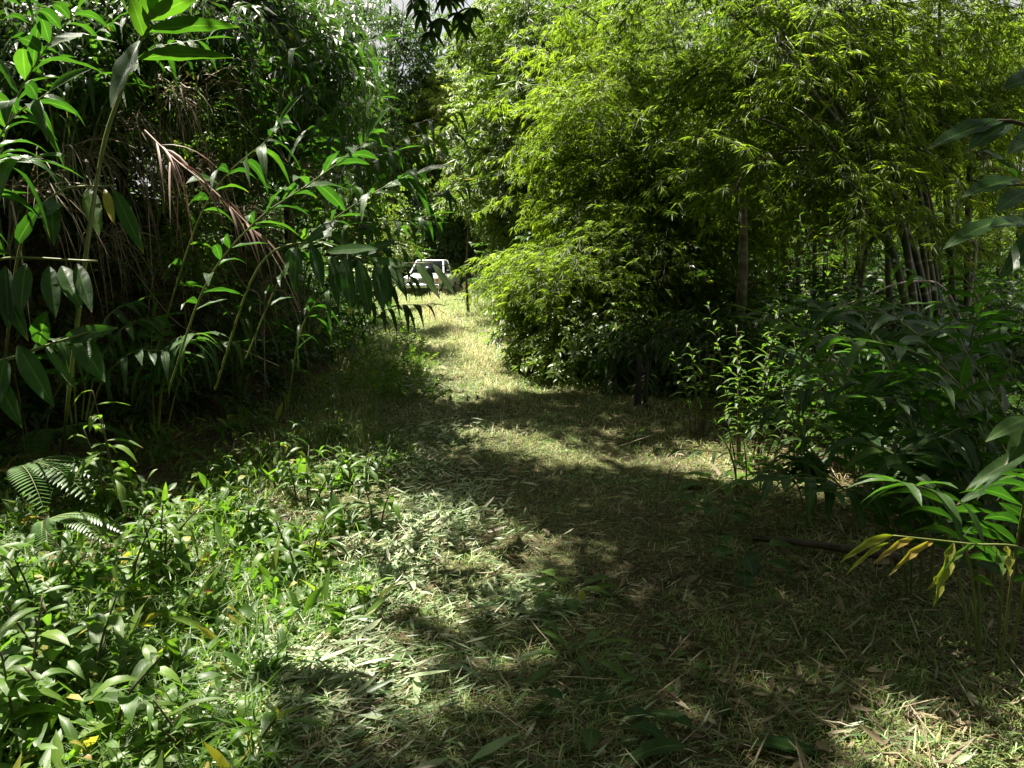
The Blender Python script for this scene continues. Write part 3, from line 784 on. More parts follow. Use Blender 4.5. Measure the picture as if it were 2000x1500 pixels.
def inpoly(p, poly):
    x, y = p; r = False; j = len(poly) - 1
    for i in range(len(poly)):
        xi, yi = poly[i]; xj, yj = poly[j]
        if (yi > y) != (yj > y) and x < (xj - xi) * (y - yi) / (yj - yi) + xi: r = not r
        j = i
    return r
S_ = 1.0 / SD[2]
BRC = [broad_spray(140 + i, .42, 14, .13, .06, .2) for i in range(5)]
can = MB(); P = []
for y in np.arange(-1.2, 9.7, .2):
    for x in np.arange(-5.2, 7.0, .2):
        q = np.array([x, y, 0.02]) + np.array([rg.normal(0, .05), rg.normal(0, .05), 0])
        px = proj(q)[0]
        z = vnoise(x * 1.6, y * 1.6, 5) + .5 * vnoise(x * 4, y * 4, 9)
        if any(inpoly(px, L) for L in LIT):
            if z < .85: continue
        elif px[0] > 700 and px[1] > 760 and z > 1.15: continue
        elif px[0] < 700 and z > .62: continue
        if px[1] < 765 and -4 < x < 2.2: continue
        if x > 3.4 and y > 5 and rg.random() < .7: continue
        h = rg.uniform(5.6, 7.2) if y > 5 else rg.uniform(6.2, 8.4)
        P.append(q + SD * S_ * h)
for y in np.arange(3.2, 12, .24):                # more of the added canopy, set to shade most of the bank
    for u in np.arange(-.5, 3.2, .24):
        q = np.array([bank_x(y) - u + .35, y, hgt(bank_x(y) - u, y) + rg.uniform(.3, 1.3)])
        if vnoise(q[0] * 1.3, q[1] * 1.3, q[2], 21) < -.12: continue
        P.append(q + SD * S_ * rg.uniform(3.6, 5.6))
P = np.array(P)
SUNNY = [W(*a) for a in ((290, 60, 3.65), (390, 20, 3.65), (400, 90, 3.65), (250, 30, 3.65), (240, 170, 3.7), (560, 400, 4.55), (650, 330, 4.5), (710, 290, 4.5), (545, 240, 5.3), (60, 210, 3.4), (20, 280, 3.4), (80, 110, 4.2), (190, 400, 3.9), (130, 560, 3.55), (60, 560, 3.5),
         (180, 690, 3.3), (1880, 1075, 2.45), (1750, 1075, 2.4), (1960, 1090, 2.45), (1960, 870, 2.9), (1600, 440, 7), (1440, 640, 6.3), (1480, 720, 6), (1380, 720, 6.6), (1380, 640, 6.6), (1510, 650, 6.3), (1400, 800, 6.4), (1560, 720, 6.1), (1130, 500, 11.5), (1050, 560, 13), (430, 430, 6.7), (400, 230, 6.9), (450, 400, 5.2), (320, 290, 5.5), (240, 800, 4.75), (290, 790, 4.75), (200, 860, 4.75), (60, 990, 4.4), (110, 960, 4.6), (20, 1040, 4.2), (1600, 380, 7), (1600, 500, 7), (450, 330, 6.8), (350, 230, 6.6), (480, 480, 7.3), (250, 280, 6.3), (820, 380, 4.9), (740, 420, 4.6))]
keep = np.ones(len(P), bool)
for T in SUNNY:
    v = P - T; al = v @ SD
    keep &= np.linalg.norm(v - al[:, None] * SD, axis=1) > (.75 if T[1] > 5.4 else .48)
P = P[keep]
P = np.concatenate([P, P + SD * S_ * rg.uniform(1.2, 2.4, (len(P), 1))])
for k in range(2):
    scatter(can, BRC, P + rg.normal(0, .07, P.shape), rg.uniform(0, 6.28, len(P)), rg.uniform(-.2, .5, len(P)), rg.uniform(.8, 1.15, len(P)), rg.normal(0, .1, len(P)))
scatter(can, LAN, P + rg.normal(0, .07, P.shape), rg.uniform(0, 6.28, len(P)), rg.uniform(-.2, .5, len(P)), rg.uniform(.8, 1.1, len(P)), 0)
t = thing('bamboo_clump', 'unseen leaf canopy on bamboo culms, added to shade the near end of the track', 'bamboo', on(6.2, 6.0), GB)  # added shade canopy carried under the clump name
part('foliage', can, M['broad'], t)
for k in range(9):
    mb = MB(); b = on(6.2 + rg.normal(0, .25), 6 + rg.normal(0, .25)); e = P[rg.integers(0, len(P))]
    culm_tube(mb, [b, b + np.array([(e[0] - b[0]) * .1, (e[1] - b[1]) * .1, 3.6]), np.array([b[0] * .6 + e[0] * .4, b[1] * .6 + e[1] * .4, 6.6]), e], .045, .01)
    part('culm', mb, M['culm'], t)

# ------------------------------------------------------------------ trees behind
GT = 'forest trees behind the track'
K = dict
limb_tree('tall dark broadleaf tree left of the truck with a narrow ragged crown against the sky', on(W(775, 540, 43)[0], 43), 16, .2,
          [(*pm(790, 330, 43, 45, 40, 1.2), 260), (*pm(775, 250, 43, 45, 45, 1.2), 300), (*pm(810, 170, 43, 45, 45, 1.2), 300), (*pm(795, 90, 43, 40, 45, 1.2), 200), (*pm(790, 20, 43, 40, 30, 1.2), 90)],
          'broad', 'bark', BRF, GT)
limb_tree('leafy tree with a tall mottled crown above the bend, right of the sky gap', on(W(1000, 540, 34)[0], 34), 14, .2,
          [(*pm(1000, 60, 34, 70, 60, 2), 330, K(dt0=.1)), (*pm(1060, 140, 34, 60, 60, 2), 260), (*pm(960, 190, 34, 45, 60, 2), 230), (*pm(1040, 260, 33, 70, 60, 2), 300), (*pm(990, 350, 33, 60, 50, 2), 200), (*pm(990, 30, 36, 50, 40, 2), 160), (*pm(1100, 30, 35, 70, 50, 2), 260)],
          'broad_light', 'bark', BRF, GT)
far = [(560, 560, 44, 'x'), (660, 540, 50, ''), (720, 545, 56, ''), (1150, 545, 48, ''), (1300, 550, 42, ''), (1420, 550, 40, ''), (1560, 550, 38, ''), (1700, 550, 40, ''), (1830, 550, 36, ''), (1960, 555, 38, ''), (2080, 555, 38, ''), (880, 545, 62, ''), (1000, 545, 60, ''), (450, 560, 40, ''), (800, 545, 70, ''), (850, 545, 78, ''), (755, 545, 64, '')]
where = ['behind the left bank, deepest in its shade', 'behind the left bank beside the sky gap', 'just left of the dark narrow tree', 'behind the tall straight culms', 'behind the bright arching bamboo', 'behind the pale slender trunk',
         'behind the thin upright culms', 'between the upright culms and the fanning clump', 'directly behind the fanning bamboo clump', 'behind the slim culms at the right edge', 'past the right edge of the bamboo', 'straight beyond the pickup truck', 'beyond the bend to the right of the truck', 'above the hanging dry grass of the bank', 'farthest off, over the roof of the truck cab', 'between the truck and the pale bamboo', 'far off behind the sunlit climbing bush']
proto = None
def crownset(c, H, k):
    out = []
    for j in range(k):
        a = rg.uniform(0, 6.28); rr = rg.uniform(.6, 3)
        out.append((c + np.array([rr * math.cos(a), rr * math.sin(a) * .7, H * rg.uniform(.12, 1.0)]), (2.0, 1.7, 1.5), 170, K(s=(1, 1.7))))
    return out
protos3 = []
for i, (px, py, d, _) in enumerate(far):
    b = on(W(px, 540, d)[0], d)
    lab = 'distant green forest tree standing ' + where[i]
    if i < 3:
        Hh = [15, 12, 13][i]
        t = limb_tree(lab, b, Hh, .2, crownset(b, Hh, 13), ['broad', 'broad_light', 'broad'][i], 'bark', BRF, GT)
        protos3.append(t)
    else:
        src = protos3[i % 3]
        t = src.copy(); COL.objects.link(t); t.location = [float(v) for v in b]; t['label'] = lab
        sc = {11: .92, 12: .85, 3: .95, 4: .85, 5: .85, 6: .8, 7: .82, 8: .75, 9: .8, 10: .8}.get(i, rg.uniform(.9, 1.15)); t.scale = (sc, sc, sc); t.rotation_euler = (0, 0, rg.uniform(0, 6.28))
        for ch in src.children:
            c2 = ch.copy(); COL.objects.link(c2); c2.parent = t
# trees on the left bank
GL = 'dark trees on the left bank'
limb_tree('dark leafy tree on top of the left bank hanging over the ginger stalks', on(W(560, 300, 12)[0], 12), 5.5, .09,
          [(*pm(560, 120, 11.5, 90, 70, 1.), 260), (*pm(480, 40, 11, 100, 60, 1.), 230), (*pm(620, 60, 15, 70, 70, 1.), 230), (*pm(600, 210, 14.5, 65, 60, .9), 230), (*pm(520, 230, 11, 80, 70, .9), 200), (*pm(660, 160, 16, 40, 60, .8), 110)], 'broad', 'bark', LAN, GL)
limb_tree('thin dark tree with drooping narrow leaves beside the sky gap, left of the track', on(W(690, 420, 20)[0], 20), 7.4, .1,
          [(*pm(690, 130, 20, 60, 60, 1.), 150), (*pm(650, 30, 20, 80, 50, 1.), 150), (*pm(660, 260, 19, 60, 60, 1.), 190), (*pm(700, 330, 19, 45, 45, .8), 120), (*pm(620, 350, 17, 60, 50, .9), 150)], 'broad', 'bark', LAN, GL)
limb_tree('dark bushy tree at the top left corner above the dry hanging grass', on(-4.4, 7.2), 2.6, .06,
          [(*pm(120, 30, 7, 130, 70, .7), 180), (*pm(330, 40, 7.6, 130, 70, .7), 200), (*pm(30, 150, 6.6, 90, 90, .6), 130), (*pm(430, 130, 8.2, 100, 70, .7), 160)], 'broad', 'bark', LAN, GL)
GB2 = GL
for i, (px, d, H, lab) in enumerate([(60, 10.5, 5.2, 'shaded tree standing behind the bank at the far left edge'), (240, 11.5, 5.6, 'shaded tree behind the bank between the corner tree and the big bright ginger'), (400, 13, 6.0, 'shaded tree behind the bank above the creeper'), (-120, 8.5, 4.5, 'shaded tree whose branches reach in from beyond the left edge')]):
    b = on(W(px, 400, d)[0], d); f = d / 11.5
    limb_tree(lab, b, H, .09, [(*pm(px - 70, 250, d, 90, 70, 1.), 120), (*pm(px + 60, 230, d, 90, 80, 1.), 130), (*pm(px, 110, d, 110, 80, 1.), 170), (*pm(px - 50, 10, d, 110, 70, 1.), 120), (*pm(px + 80, 20, d, 100, 70, 1.), 120), (*pm(px + 10, 350, d, 90, 60, .8), 110)], 'broad', 'bark', BR if i % 2 else LAN, GL)
limb_tree('small tree with layered pale green branches reaching over the far end of the track', on(W(915, 560, 24)[0], 24), 3.6, .05,
          [(*pm(880, 345, 24, 45, 14, .7), 60), (*pm(950, 350, 24, 50, 12, .7), 60), (*pm(900, 390, 23.5, 45, 12, .7), 50), (*pm(980, 375, 24, 45, 12, .7), 60), (*pm(860, 300, 24, 35, 14, .6), 40)], 'broad_light', 'bark', BR, None, name='small_tree')
limb_tree('leaning pale slender tree trunk with mottled bark standing among the bamboo', on(W(1440, 720, 11)[0], 11), 5.4, .085,
          [(*pm(1460, -20, 11, 60, 40, .6), 60), (*pm(1520, 20, 11.2, 60, 40, .6), 60)], 'broad', 'pale_bark', BR, None, lean=(.1, 0), name='slender_tree')
for px, d, lab in ((700, 28, 'sunlit pale climbing bush hanging beside the pickup truck bonnet'), ):
    limb_tree(lab, on(W(745, 560, 27)[0], 27), 2.6, .04, [(*pm(750, 455, 27, 40, 32, .8), 150, K(dt0=.3)), (*pm(785, 490, 26.5, 26, 20, .6), 90, K(dt0=.3)), (*pm(720, 520, 26.5, 35, 28, .7), 110, K(dt0=.2)), (*pm(765, 400, 27.5, 30, 30, .7), 70)], 'broad_light', 'bark', BR, None, name='sunlit_bush', cat='bush')
limb_tree('dark glossy shrub behind the cab of the pickup truck', on(W(868, 545, 45)[0], 45), 4.2, .08, [(*pm(850, 455, 45, 45, 35, 1.5), 260), (*pm(890, 480, 44, 35, 30, 1.2), 160), (*pm(910, 430, 46, 40, 40, 1.5), 160), (*pm(820, 430, 46, 35, 35, 1.5), 120)], 'broad', 'bark', BRF, None, name='glossy_shrub', cat='shrub')

# ------------------------------------------------------------------ shrubs right of the track
GS = 'shrubs along the right edge of the track'
def shrub(label, base, masses, mat, protos, stems=6, group=GS, name='shrub', cat='shrub', r=.012):
    t = thing(name, label, cat, base, group)
    fol = MB(); st = MB()
    for a in masses:
        mass(fol, protos, a[0], a[1], a[2], **(a[3] if len(a) > 3 else {}))
        c = np.asarray(a[0])
        for k in range(stems):
            e = c + rg.normal(0, .5, 3) * np.asarray(a[1])
            b = np.asarray(base) + rg.normal(0, .06, 3) * [1, 1, 0]
            tube(st, spline([b, (b + e) / 2 + rg.normal(0, .06, 3) + [0, 0, .1], e], 9), np.linspace(r, r * .3, 9), 5)
    part('stem', st, M['twig'], t)
    part('foliage', fol, M[mat], t)
    return t
shrub('bright broad-leaved bush at the bend, its left side brushing the track', on(W(1070, 715, 12.2)[0], 12.2), [(*pm(1045, 565, 12.3, 36, 42, .5), 150, K(dt0=.2)), (*pm(1090, 610, 12, 45, 45, .55), 150, K(dt0=.1)), (*pm(1055, 655, 11.9, 34, 34, .45), 110, K(dt0=.1)), (*pm(1115, 650, 11.8, 42, 36, .45), 110), (*pm(1030, 610, 12.2, 26, 38, .4), 80, K(dt0=.2))], 'broad_light', BR)
shrub('mixed green bush beneath the arching bamboo with reddish dry leaves at its foot', on(W(1150, 740, 10.8)[0], 10.8), [(*pm(1160, 640, 10.8, 70, 55, .6), 200), (*pm(1120, 690, 10.5, 45, 40, .45), 110), (*pm(1210, 680, 10.6, 55, 50, .5), 140)], 'broad_light', BR)
shrub('shaded bush between the black post-like stump and the lance-leaved shrubs', on(W(1290, 760, 9.6)[0], 9.6), [(*pm(1290, 680, 9.6, 60, 55, .5), 130), (*pm(1340, 640, 9.8, 60, 50, .5), 120), (*pm(1270, 740, 9.3, 40, 30, .3), 60)], 'broad', LAN)
shrub('low dark bush in the shade right of the truck at the track edge', on(W(945, 585, 29)[0], 29), [(*pm(945, 570, 29, 30, 22, .8), 150), (*pm(975, 585, 27, 22, 25, .7), 110), (*pm(970, 545, 30, 30, 22, .8), 90)], 'broad', BR)

def upright(label, base, nst, H, nl, L, Wd, group, mat='ginger', spread=.25, name='leafy_shrub', cat='shrub', droop=.35, tintm=.5):
    """upright stems with leaves all round, lance-leaved"""
    t = thing(name, label, cat, base, group)
    fol = MB()
    base = np.asarray(base, float)
    for k in range(nst):
        st = MB()
        a = rg.uniform(0, 6.28); h = H * rg.uniform(.6, 1.05); s = spread * h * rg.uniform(.3, 1)
        b = base + np.array([math.cos(a), math.sin(a), 0]) * rg.uniform(.02, .14)
        p = spline([b, b + [math.cos(a) * s * .3, math.sin(a) * s * .3, h * .5], b + [math.cos(a) * s, math.sin(a) * s, h]], 16)
        tube(st, p, np.linspace(.007, .003, 16), 5)
        f = np.linspace(.25, 1, nl); B = np.stack([np.interp(f * 15, np.arange(16), p[:, j]) for j in range(3)], 1)
        th = np.arange(nl) * 2.4 + rg.uniform(0, 6)
        d = np.stack([np.cos(th), np.sin(th), rg.uniform(.0, .9, nl) * (.4 + f)], 1)
        sz = np.interp(f, [0, .6, 1], [.8, 1.05, .6])
        leaves(fol, B, d, [0, 0, 1], L * sz * rg.uniform(.8, 1.15, nl), Wd * sz, droop * rg.uniform(.5, 1.6, nl), 5, .25, .03, tint=np.clip(rg.normal(tintm, .18, nl), .06, .88))
        part('stem', st, M['twig'], t)
    part('foliage', fol, M[mat], t)
    return t
GN = 'lance-leaved shrubs beside the track'
upright('tallest lance-leaved shrub with sunlit top leaves, right of the track', Gp(1450, 905), 9, 1.25, 24, .17, .034, GN, 'weed', .28)
upright('lance-leaved shrub leaning left toward the track from the tallest one', Gp(1370, 850), 8, .95, 18, .16, .034, GN, 'weed', .35)
upright('lance-leaved shrub half hidden behind the dark ginger leaves', Gp(1560, 900), 8, 1.1, 20, .17, .036, GN, 'weed', .32)
upright('small lance-leaved shrub drooping over straw at the foot of the tallest one', Gp(1470, 950), 6, .55, 14, .15, .028, GN, 'weed', .5)
upright('lance-leaved shrub back under the pale slender trunk', Gp(1440, 770), 8, 1.1, 20, .16, .034, GN, 'weed', .35)
upright('leafy sapling with small rounded glossy leaves in a shaft of sun before the bamboo', on(W(1600, 700, 7)[0], 7), 6, 2.0, 26, .12, .055, None, 'weed', .2, 'leafy_sapling', 'sapling')
upright('thin sapling with a bare dark stem standing at the track bend', Gp(1118, 755), 2, 1.25, 12, .1, .035, None, 'broad_light', .08, 'thin_sapling', 'sapling')
upright('small yellow-green seedling growing alone on the mown track', Gp(1232, 872), 3, .22, 5, .16, .03, None, 'weed', .5, 'track_seedling', 'seedling', .2, .85)

# ------------------------------------------------------------------ left bank
def bank_pts(n, y0, y1, u0=0.05, u1=1.3, lift=.05):
    y = y0 + (y1 - y0) * rg.random(n) ** 1.3
    x = bank_x(y) - rg.uniform(u0, u1, n) * 1.5
    return np.stack([x, y, hgt(x, y) + lift], 1)
ug = MB()
B = bank_pts(2600, 4.5, 16, 0.1, 2.2)
k = vnoise(B[:, 0] * 1.1, B[:, 1] * 1.1, B[:, 2] * 1.1, 4)
B = B[k > -.45]
scatter(ug, BRS, B[::2], rg.uniform(-1.8, .9, len(B[::2])), rg.uniform(-.3, .9, len(B[::2])), rg.uniform(.8, 1.5, len(B[::2])), rg.normal(-.1, .12, len(B[::2])))
scatter(ug, LAN, B[1::2], rg.uniform(-1.8, .9, len(B[1::2])), rg.uniform(-.6, .8, len(B[1::2])), rg.uniform(.5, 1.1, len(B[1::2])), rg.normal(-.1, .12, len(B[1::2])))
B = bank_pts(900, 5, 14, .15, 1.4, .12)
scatter(ug, BR, B, rg.uniform(-1.8, .9, len(B)), rg.uniform(-.3, .9, len(B)), rg.uniform(.7, 1.3, len(B)), rg.normal(0, .15, len(B)))
B = bank_pts(1900, 7, 40, 1.2, 6.5, .05)
B[:, 2] += rg.random(len(B)) ** 1.3 * 2.6
scatter(ug, BRF, B, rg.uniform(-2.6, .6, len(B)), rg.uniform(-.6, .8, len(B)), rg.uniform(.5, .9, len(B)), rg.normal(-.05, .15, len(B)))
B = bank_pts(1500, 14, 40, -.1, 1.8)
scatter(ug, BR, B, rg.uniform(-1.8, .9, len(B)), rg.uniform(-.6, .6, len(B)), rg.uniform(.9, 1.7, len(B)), rg.normal(.05, .15, len(B)))
single('bank_undergrowth', ug, M['broad'], 'dark tangled leafy undergrowth covering the left bank', 'undergrowth', kind='stuff')

def tussock(label, p, n=90, L=.9, out=(1.0, -.35), group='tussocks of dry grass hanging on the left bank', mat='dry', Wd=.011, name='dry_tussock', up=.6, tint=None):
    t = thing(name, label, 'grass tussock', p, group); mb = MB(); n = int(n * .55)
    d = np.stack([rg.normal(out[0], .7, n), rg.normal(out[1], .7, n), np.abs(rg.normal(up, .5, n))], 1)
    b = np.asarray(p) + rg.normal(0, .07, (n, 3)) * [1, 1, .6]
    Ls = L * rg.uniform(.45, 1.15, n)
    leaves(mb, b, d, rg.normal(0, 1, (n, 3)) + [0, 0, 1], Ls, Wd * rg.uniform(.5, 1.3, n), rg.uniform(.3, 1.6, n), 6, .3, .0, tint=rg.beta(1.0, 1.5, n) if tint is None else np.clip(rg.normal(tint, .12, n), 0, 1))
    part('blades', mb, M[mat], t)
    return t
for a in [((235, 250, 6.7), 90, .8, 'tall brown dry grass tussock hanging behind the big bright ginger leaves'),
          ((330, 190, 7.0), 110, .8, 'pale dry grass tussock spilling just right of the big bright ginger leaves'),
          ((420, 165, 7.4), 80, .8, 'thin straw tussock high on the bank below the dark leafy tree'),
          ((150, 300, 6.4), 90, .9, 'brown dry tussock between the left-edge stalks and the yellowing leaf'),
          ((40, 380, 5.9), 70, 1.1, 'long straw stems hanging straight down at the far left edge'),
          ((270, 330, 6.9), 100, .8, 'dense dark brown tussock under the pale spilling one'),
          ((395, 320, 7.3), 110, .7, 'dry tussock hanging above the creeper with small round leaves'),
          ((480, 420, 7.7), 90, .8, 'bleached dry tussock right of the creeper, hanging over the dark hollow'),
          ((350, 480, 7.2), 80, .7, 'shaded dry tussock in the dark hollow under the creeper'),
          ((580, 330, 8.2), 80, .8, 'greyish tussock under the leafy tree beside the sunlit ginger stalk'),
          ((200, 470, 6.5), 70, .7, 'dark dry tussock above the pair of hanging ginger leaves')]:
    tussock(a[3], W(a[0][0], a[0][1], a[0][2] - .3), a[1] * .95, a[2])
tussock('green long-bladed tussock drooping at the right end of the dark hollow', W(470, 610, 7.2), 45, .75, (1, -.4), None, 'ginger', .035, 'green_tussock', .8, .5)
tussock('green grass tussock arching on the bank above the pinkish dead reed', W(400, 215, 6.9), 60, .7, (1, -.4), None, 'weed', .014, 'green_tussock', .9, .3)
tussock('straw stems and green blades hanging low over the hollow by the long-bladed tussock', W(520, 560, 7.8), 60, .8, (1, -.5), None, 'dry', .012)

t = thing('dead_reed', 'pinkish dead reed with hanging dry leaves slanting across the left bank', 'reed', W(283, 255, 5.6))
mb = MB(); p = spline([W(283, 255, 5.6), W(340, 310, 5.4), (W(420, 375, 5.2)), W(520, 475, 5.0)], 24); tube(mb, p, np.linspace(.007, .004, 24), 6); part('stem', mb, M['dry_pink'], t)
mb = MB(); n = 26; i = rg.integers(2, 23, n)
leaves(mb, p[i], np.stack([rg.normal(.6, .3, n), rg.normal(-.2, .3, n), rg.normal(-.5, .3, n)], 1), rg.normal(0, 1, (n, 3)), rg.uniform(.2, .5, n), .016, rg.uniform(.3, .9, n), 5, .4, .03)
part('blades', mb, M['dry_pink'], t)
t = thing('dry_reed', 'thin bare dry stem slanting down through the dark hollow of the bank', 'stem', W(420, 470, 6.3))
mb = MB(); tube(mb, spline([W(255, 520, 6.5), W(345, 630, 6.4), W(420, 660, 6.2), W(545, 715, 6.)], 14), .005, 5); part('stem', mb, M['dry'], t)
t = thing('dry_reed', 'tan bent dry stem hanging beside the creeper with small round leaves', 'stem', W(430, 480, 6.6))
mb = MB(); tube(mb, spline([W(425, 450, 6.8), W(455, 520, 6.7), W(480, 560, 6.6), W(505, 575, 6.6), W(508, 615, 6.6)], 16), .006, 5); part('stem', mb, M['dry'], t)

def creeper(label, masses, base, strands):
    t = thing('creeper', label, 'creeper', base, 'creepers on the left bank'); f, s = MB(), MB()
    for c, r, n in masses: mass(f, BRS, c, r, n, s=(.55, .9), shell=.2, tilt=(-.3, 1.0), dtv=.1)
    for st in strands: tube(s, spline(st, 14), .004, 4)
    part('stem', s, M['twig'], t); part('foliage', f, M['weed'], t)
creeper('creeper with many small round sunlit leaves hanging in the middle of the left bank', [(*pm(400, 440, 6.7, 50, 45, .2), 110), (*pm(370, 390, 6.8, 45, 35, .2), 60), (*pm(395, 520, 6.6, 28, 40, .15), 50), (*pm(330, 480, 6.7, 35, 35, .2), 30)], W(380, 400, 6.8),
        [[W(360, 330, 6.9), W(390, 430, 6.7), W(400, 560, 6.6)], [W(380, 350, 6.9), W(350, 450, 6.7), W(330, 520, 6.7)]])
creeper('creeper with round leaves trailing over the pale dry tussock near the bank top', [(*pm(360, 200, 6.8, 45, 35, .2), 40), (*pm(430, 270, 7, 50, 30, .2), 40), (*pm(300, 250, 6.7, 30, 30, .2), 22)], W(360, 180, 6.9), [[W(340, 150, 6.9), W(370, 220, 6.8), W(440, 280, 7)]])

GG = 'ginger stalks on the left bank'
def Wp(d, *pp): return [W(px, py, d) for px, py in pp]
def big(lst, d):     # explicit big leaves: (base px, tip px, width m, tint)
    b = np.array([W(a[0][0], a[0][1], d + (a[4] if len(a) > 4 else 0)) for a in lst]); e = np.array([W(a[1][0], a[1][1], d + (a[5] if len(a) > 5 else -.1)) for a in lst])
    return b, e
def leaf_to(fol, lst, d, droop=.12, up=(0, -.5, 1), wave=.07, fold=.3):
    b, e = big(lst, d); v = e - b; L = np.linalg.norm(v, axis=1)
    v2 = v / L[:, None]; v2[:, 2] += droop
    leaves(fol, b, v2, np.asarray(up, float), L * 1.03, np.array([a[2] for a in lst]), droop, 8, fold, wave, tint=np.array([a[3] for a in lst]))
# the big bright one, top left
t = thing('ginger_plant', 'ginger stalk with very large bright backlit leaves at the top left', 'ginger plant', Gp(120, 900), GG)
st, fo = MB(), MB()
tube(st, spline([Gp(120, 900), W(150, 640, 3.9), W(195, 320, 3.75), W(240, 170, 3.7), W(288, 40, 3.65), W(292, 15, 3.65)], 30), np.linspace(.012, .007, 30), 7)
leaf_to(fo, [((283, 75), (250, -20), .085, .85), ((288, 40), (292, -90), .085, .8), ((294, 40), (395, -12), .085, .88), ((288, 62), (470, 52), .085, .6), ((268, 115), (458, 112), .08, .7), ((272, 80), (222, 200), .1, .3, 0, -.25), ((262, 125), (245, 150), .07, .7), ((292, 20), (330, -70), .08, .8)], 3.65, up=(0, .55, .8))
part('stem', st, M['stem'], t); part('foliage', fo, M['ginger'], t)
ginger('sunlit ginger stalk rising diagonally with leaves spread to its right, nearest the sky gap',
       [dict(ctrl=[W(330, 760, 5.2), W(400, 560, 4.8), W(495, 437, 4.6), W(600, 362, 4.55), W(700, 290, 4.5), W(722, 262, 4.5)], n=31, L=.34, Wd=.072, start=.14, droop=.35, r=.007, face=.8)], GG)
ginger('ginger stalk behind the sunlit diagonal one, ending in one upright leaf',
       [dict(ctrl=[W(300, 700, 5.9), W(380, 450, 5.6), W(440, 345, 5.4), W(520, 275, 5.3), W(545, 240, 5.3)], n=20, L=.38, Wd=.078, start=.14, droop=.5, r=.007, face=.8)], GG)
t = thing('ginger_plant', 'dark ginger stalk leaning right with leaf tips hanging in front of the truck', 'ginger plant', W(420, 760, 5.4), GG)
st, fo = MB(), MB(); tube(st, spline([W(420, 760, 5.4), W(500, 530, 4.9), W(600, 473, 4.5), W(725, 510, 4.3), W(845, 514, 4.2)], 24), np.linspace(.008, .0025, 24), 6)
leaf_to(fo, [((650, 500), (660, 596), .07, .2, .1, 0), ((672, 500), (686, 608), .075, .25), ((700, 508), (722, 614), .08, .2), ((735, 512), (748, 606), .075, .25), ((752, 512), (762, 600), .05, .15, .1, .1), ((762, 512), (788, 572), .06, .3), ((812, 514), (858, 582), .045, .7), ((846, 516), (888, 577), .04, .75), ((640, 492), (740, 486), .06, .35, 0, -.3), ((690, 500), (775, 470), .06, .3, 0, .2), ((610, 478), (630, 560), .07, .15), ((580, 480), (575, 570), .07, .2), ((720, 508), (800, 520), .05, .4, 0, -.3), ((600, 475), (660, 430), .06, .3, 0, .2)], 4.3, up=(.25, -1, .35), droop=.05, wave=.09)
part('stem', st, M['stem'], t); part('foliage', fo, M['ginger'], t)
ginger('ginger stalk arching right above the hanging dark one, lit along its leaf edges',
       [dict(ctrl=[W(480, 700, 5.4), W(560, 520, 5.2), W(650, 430, 5.0), W(760, 360, 4.9), W(810, 340, 4.9)], n=27, L=.36, Wd=.072, start=.14, droop=.45, r=.006, face=.8)], GG)
ginger('dark ginger stalk with drooping leaves low between the hollow and the track',
       [dict(ctrl=[W(560, 800, 6.2), W(590, 640, 6.0), W(650, 560, 5.9), W(730, 540, 5.8)], n=21, L=.34, Wd=.05, start=.14, droop=.9, r=.006, face=.8)], GG)
ginger('ginger stalk at the left edge with glossy white-lit leaves at head height',
       [dict(ctrl=[W(-120, 700, 3.6), W(-60, 420, 3.5), W(10, 250, 3.4), W(95, 180, 3.4)], n=21, L=.32, Wd=.078, start=.14, droop=.55, r=.006, face=.8)], GG)
ginger('ginger stalk at the left edge arching just under the glossy white-lit one',
       [dict(ctrl=[W(-160, 760, 3.7), W(-110, 520, 3.7), W(-30, 340, 3.6), W(60, 310, 3.5)], n=21, L=.33, Wd=.078, start=.14, droop=.7, r=.006, face=.8)], GG)
ginger('ginger stalk high at the left edge with leaves lit from above',
       [dict(ctrl=[W(-40, 500, 4.4), W(20, 230, 4.3), W(80, 110, 4.2), W(150, 20, 4.1)], n=21, L=.32, Wd=.078, start=.14, droop=.4, r=.006, face=.8)], GG)
t = thing('ginger_plant', 'ginger stalk with one pale and one yellow withering leaf hanging down', 'ginger plant', W(60, 560, 5.6), GG)
st, fo = MB(), MB(); tube(st, spline([W(10, 700, 5.2), W(40, 480, 4.6), W(110, 378, 4.1), W(225, 362, 3.9)], 20), np.linspace(.009, .005, 20), 6)
leaf_to(fo, [((172, 368), (193, 455), .085, .9), ((205, 370), (222, 435), .045, .97), ((222, 370), (278, 490), .075, .45), ((100, 385), (105, 475), .085, .35), ((60, 420), (125, 400), .08, .3), ((30, 480), (80, 400), .07, .3)], 3.95, up=(.3, -1, .3), droop=.05)
part('stem', st, M['stem'], t); part('foliage', fo, M['ginger'], t)
t = thing('ginger_plant', 'ginger stalk with a row of long leaves hanging straight down at the left edge', 'ginger plant', W(-60, 620, 3.6), GG)
st, fo = MB(), MB(); tube(st, spline([W(-180, 900, 3.6), W(-120, 600, 3.6), W(-20, 510, 3.55), W(190, 510, 3.5)], 20), np.linspace(.009, .005, 20), 6)
leaf_to(fo, [((50, 515), (40, 610), .08, .35), ((95, 520), (108, 615), .08, .4), ((120, 520), (158, 600), .085, .5), ((150, 515), (178, 605), .07, .35), ((10, 520), (18, 640), .08, .3), ((-10, 530), (52, 660), .08, .35)], 3.55, up=(.3, -1, .3), droop=.05)
part('stem', st, M['stem'], t); part('foliage', fo, M['ginger'], t)
t = thing('ginger_plant', 'ginger stalk with two broad dappled leaves just below the hanging row', 'ginger plant', W(-20, 760, 3.4), GG)
st, fo = MB(), MB(); tube(st, spline([W(-140, 950, 3.4), W(-40, 740, 3.4), W(50, 690, 3.35), W(185, 645, 3.3)], 20), np.linspace(.009, .005, 20), 6)
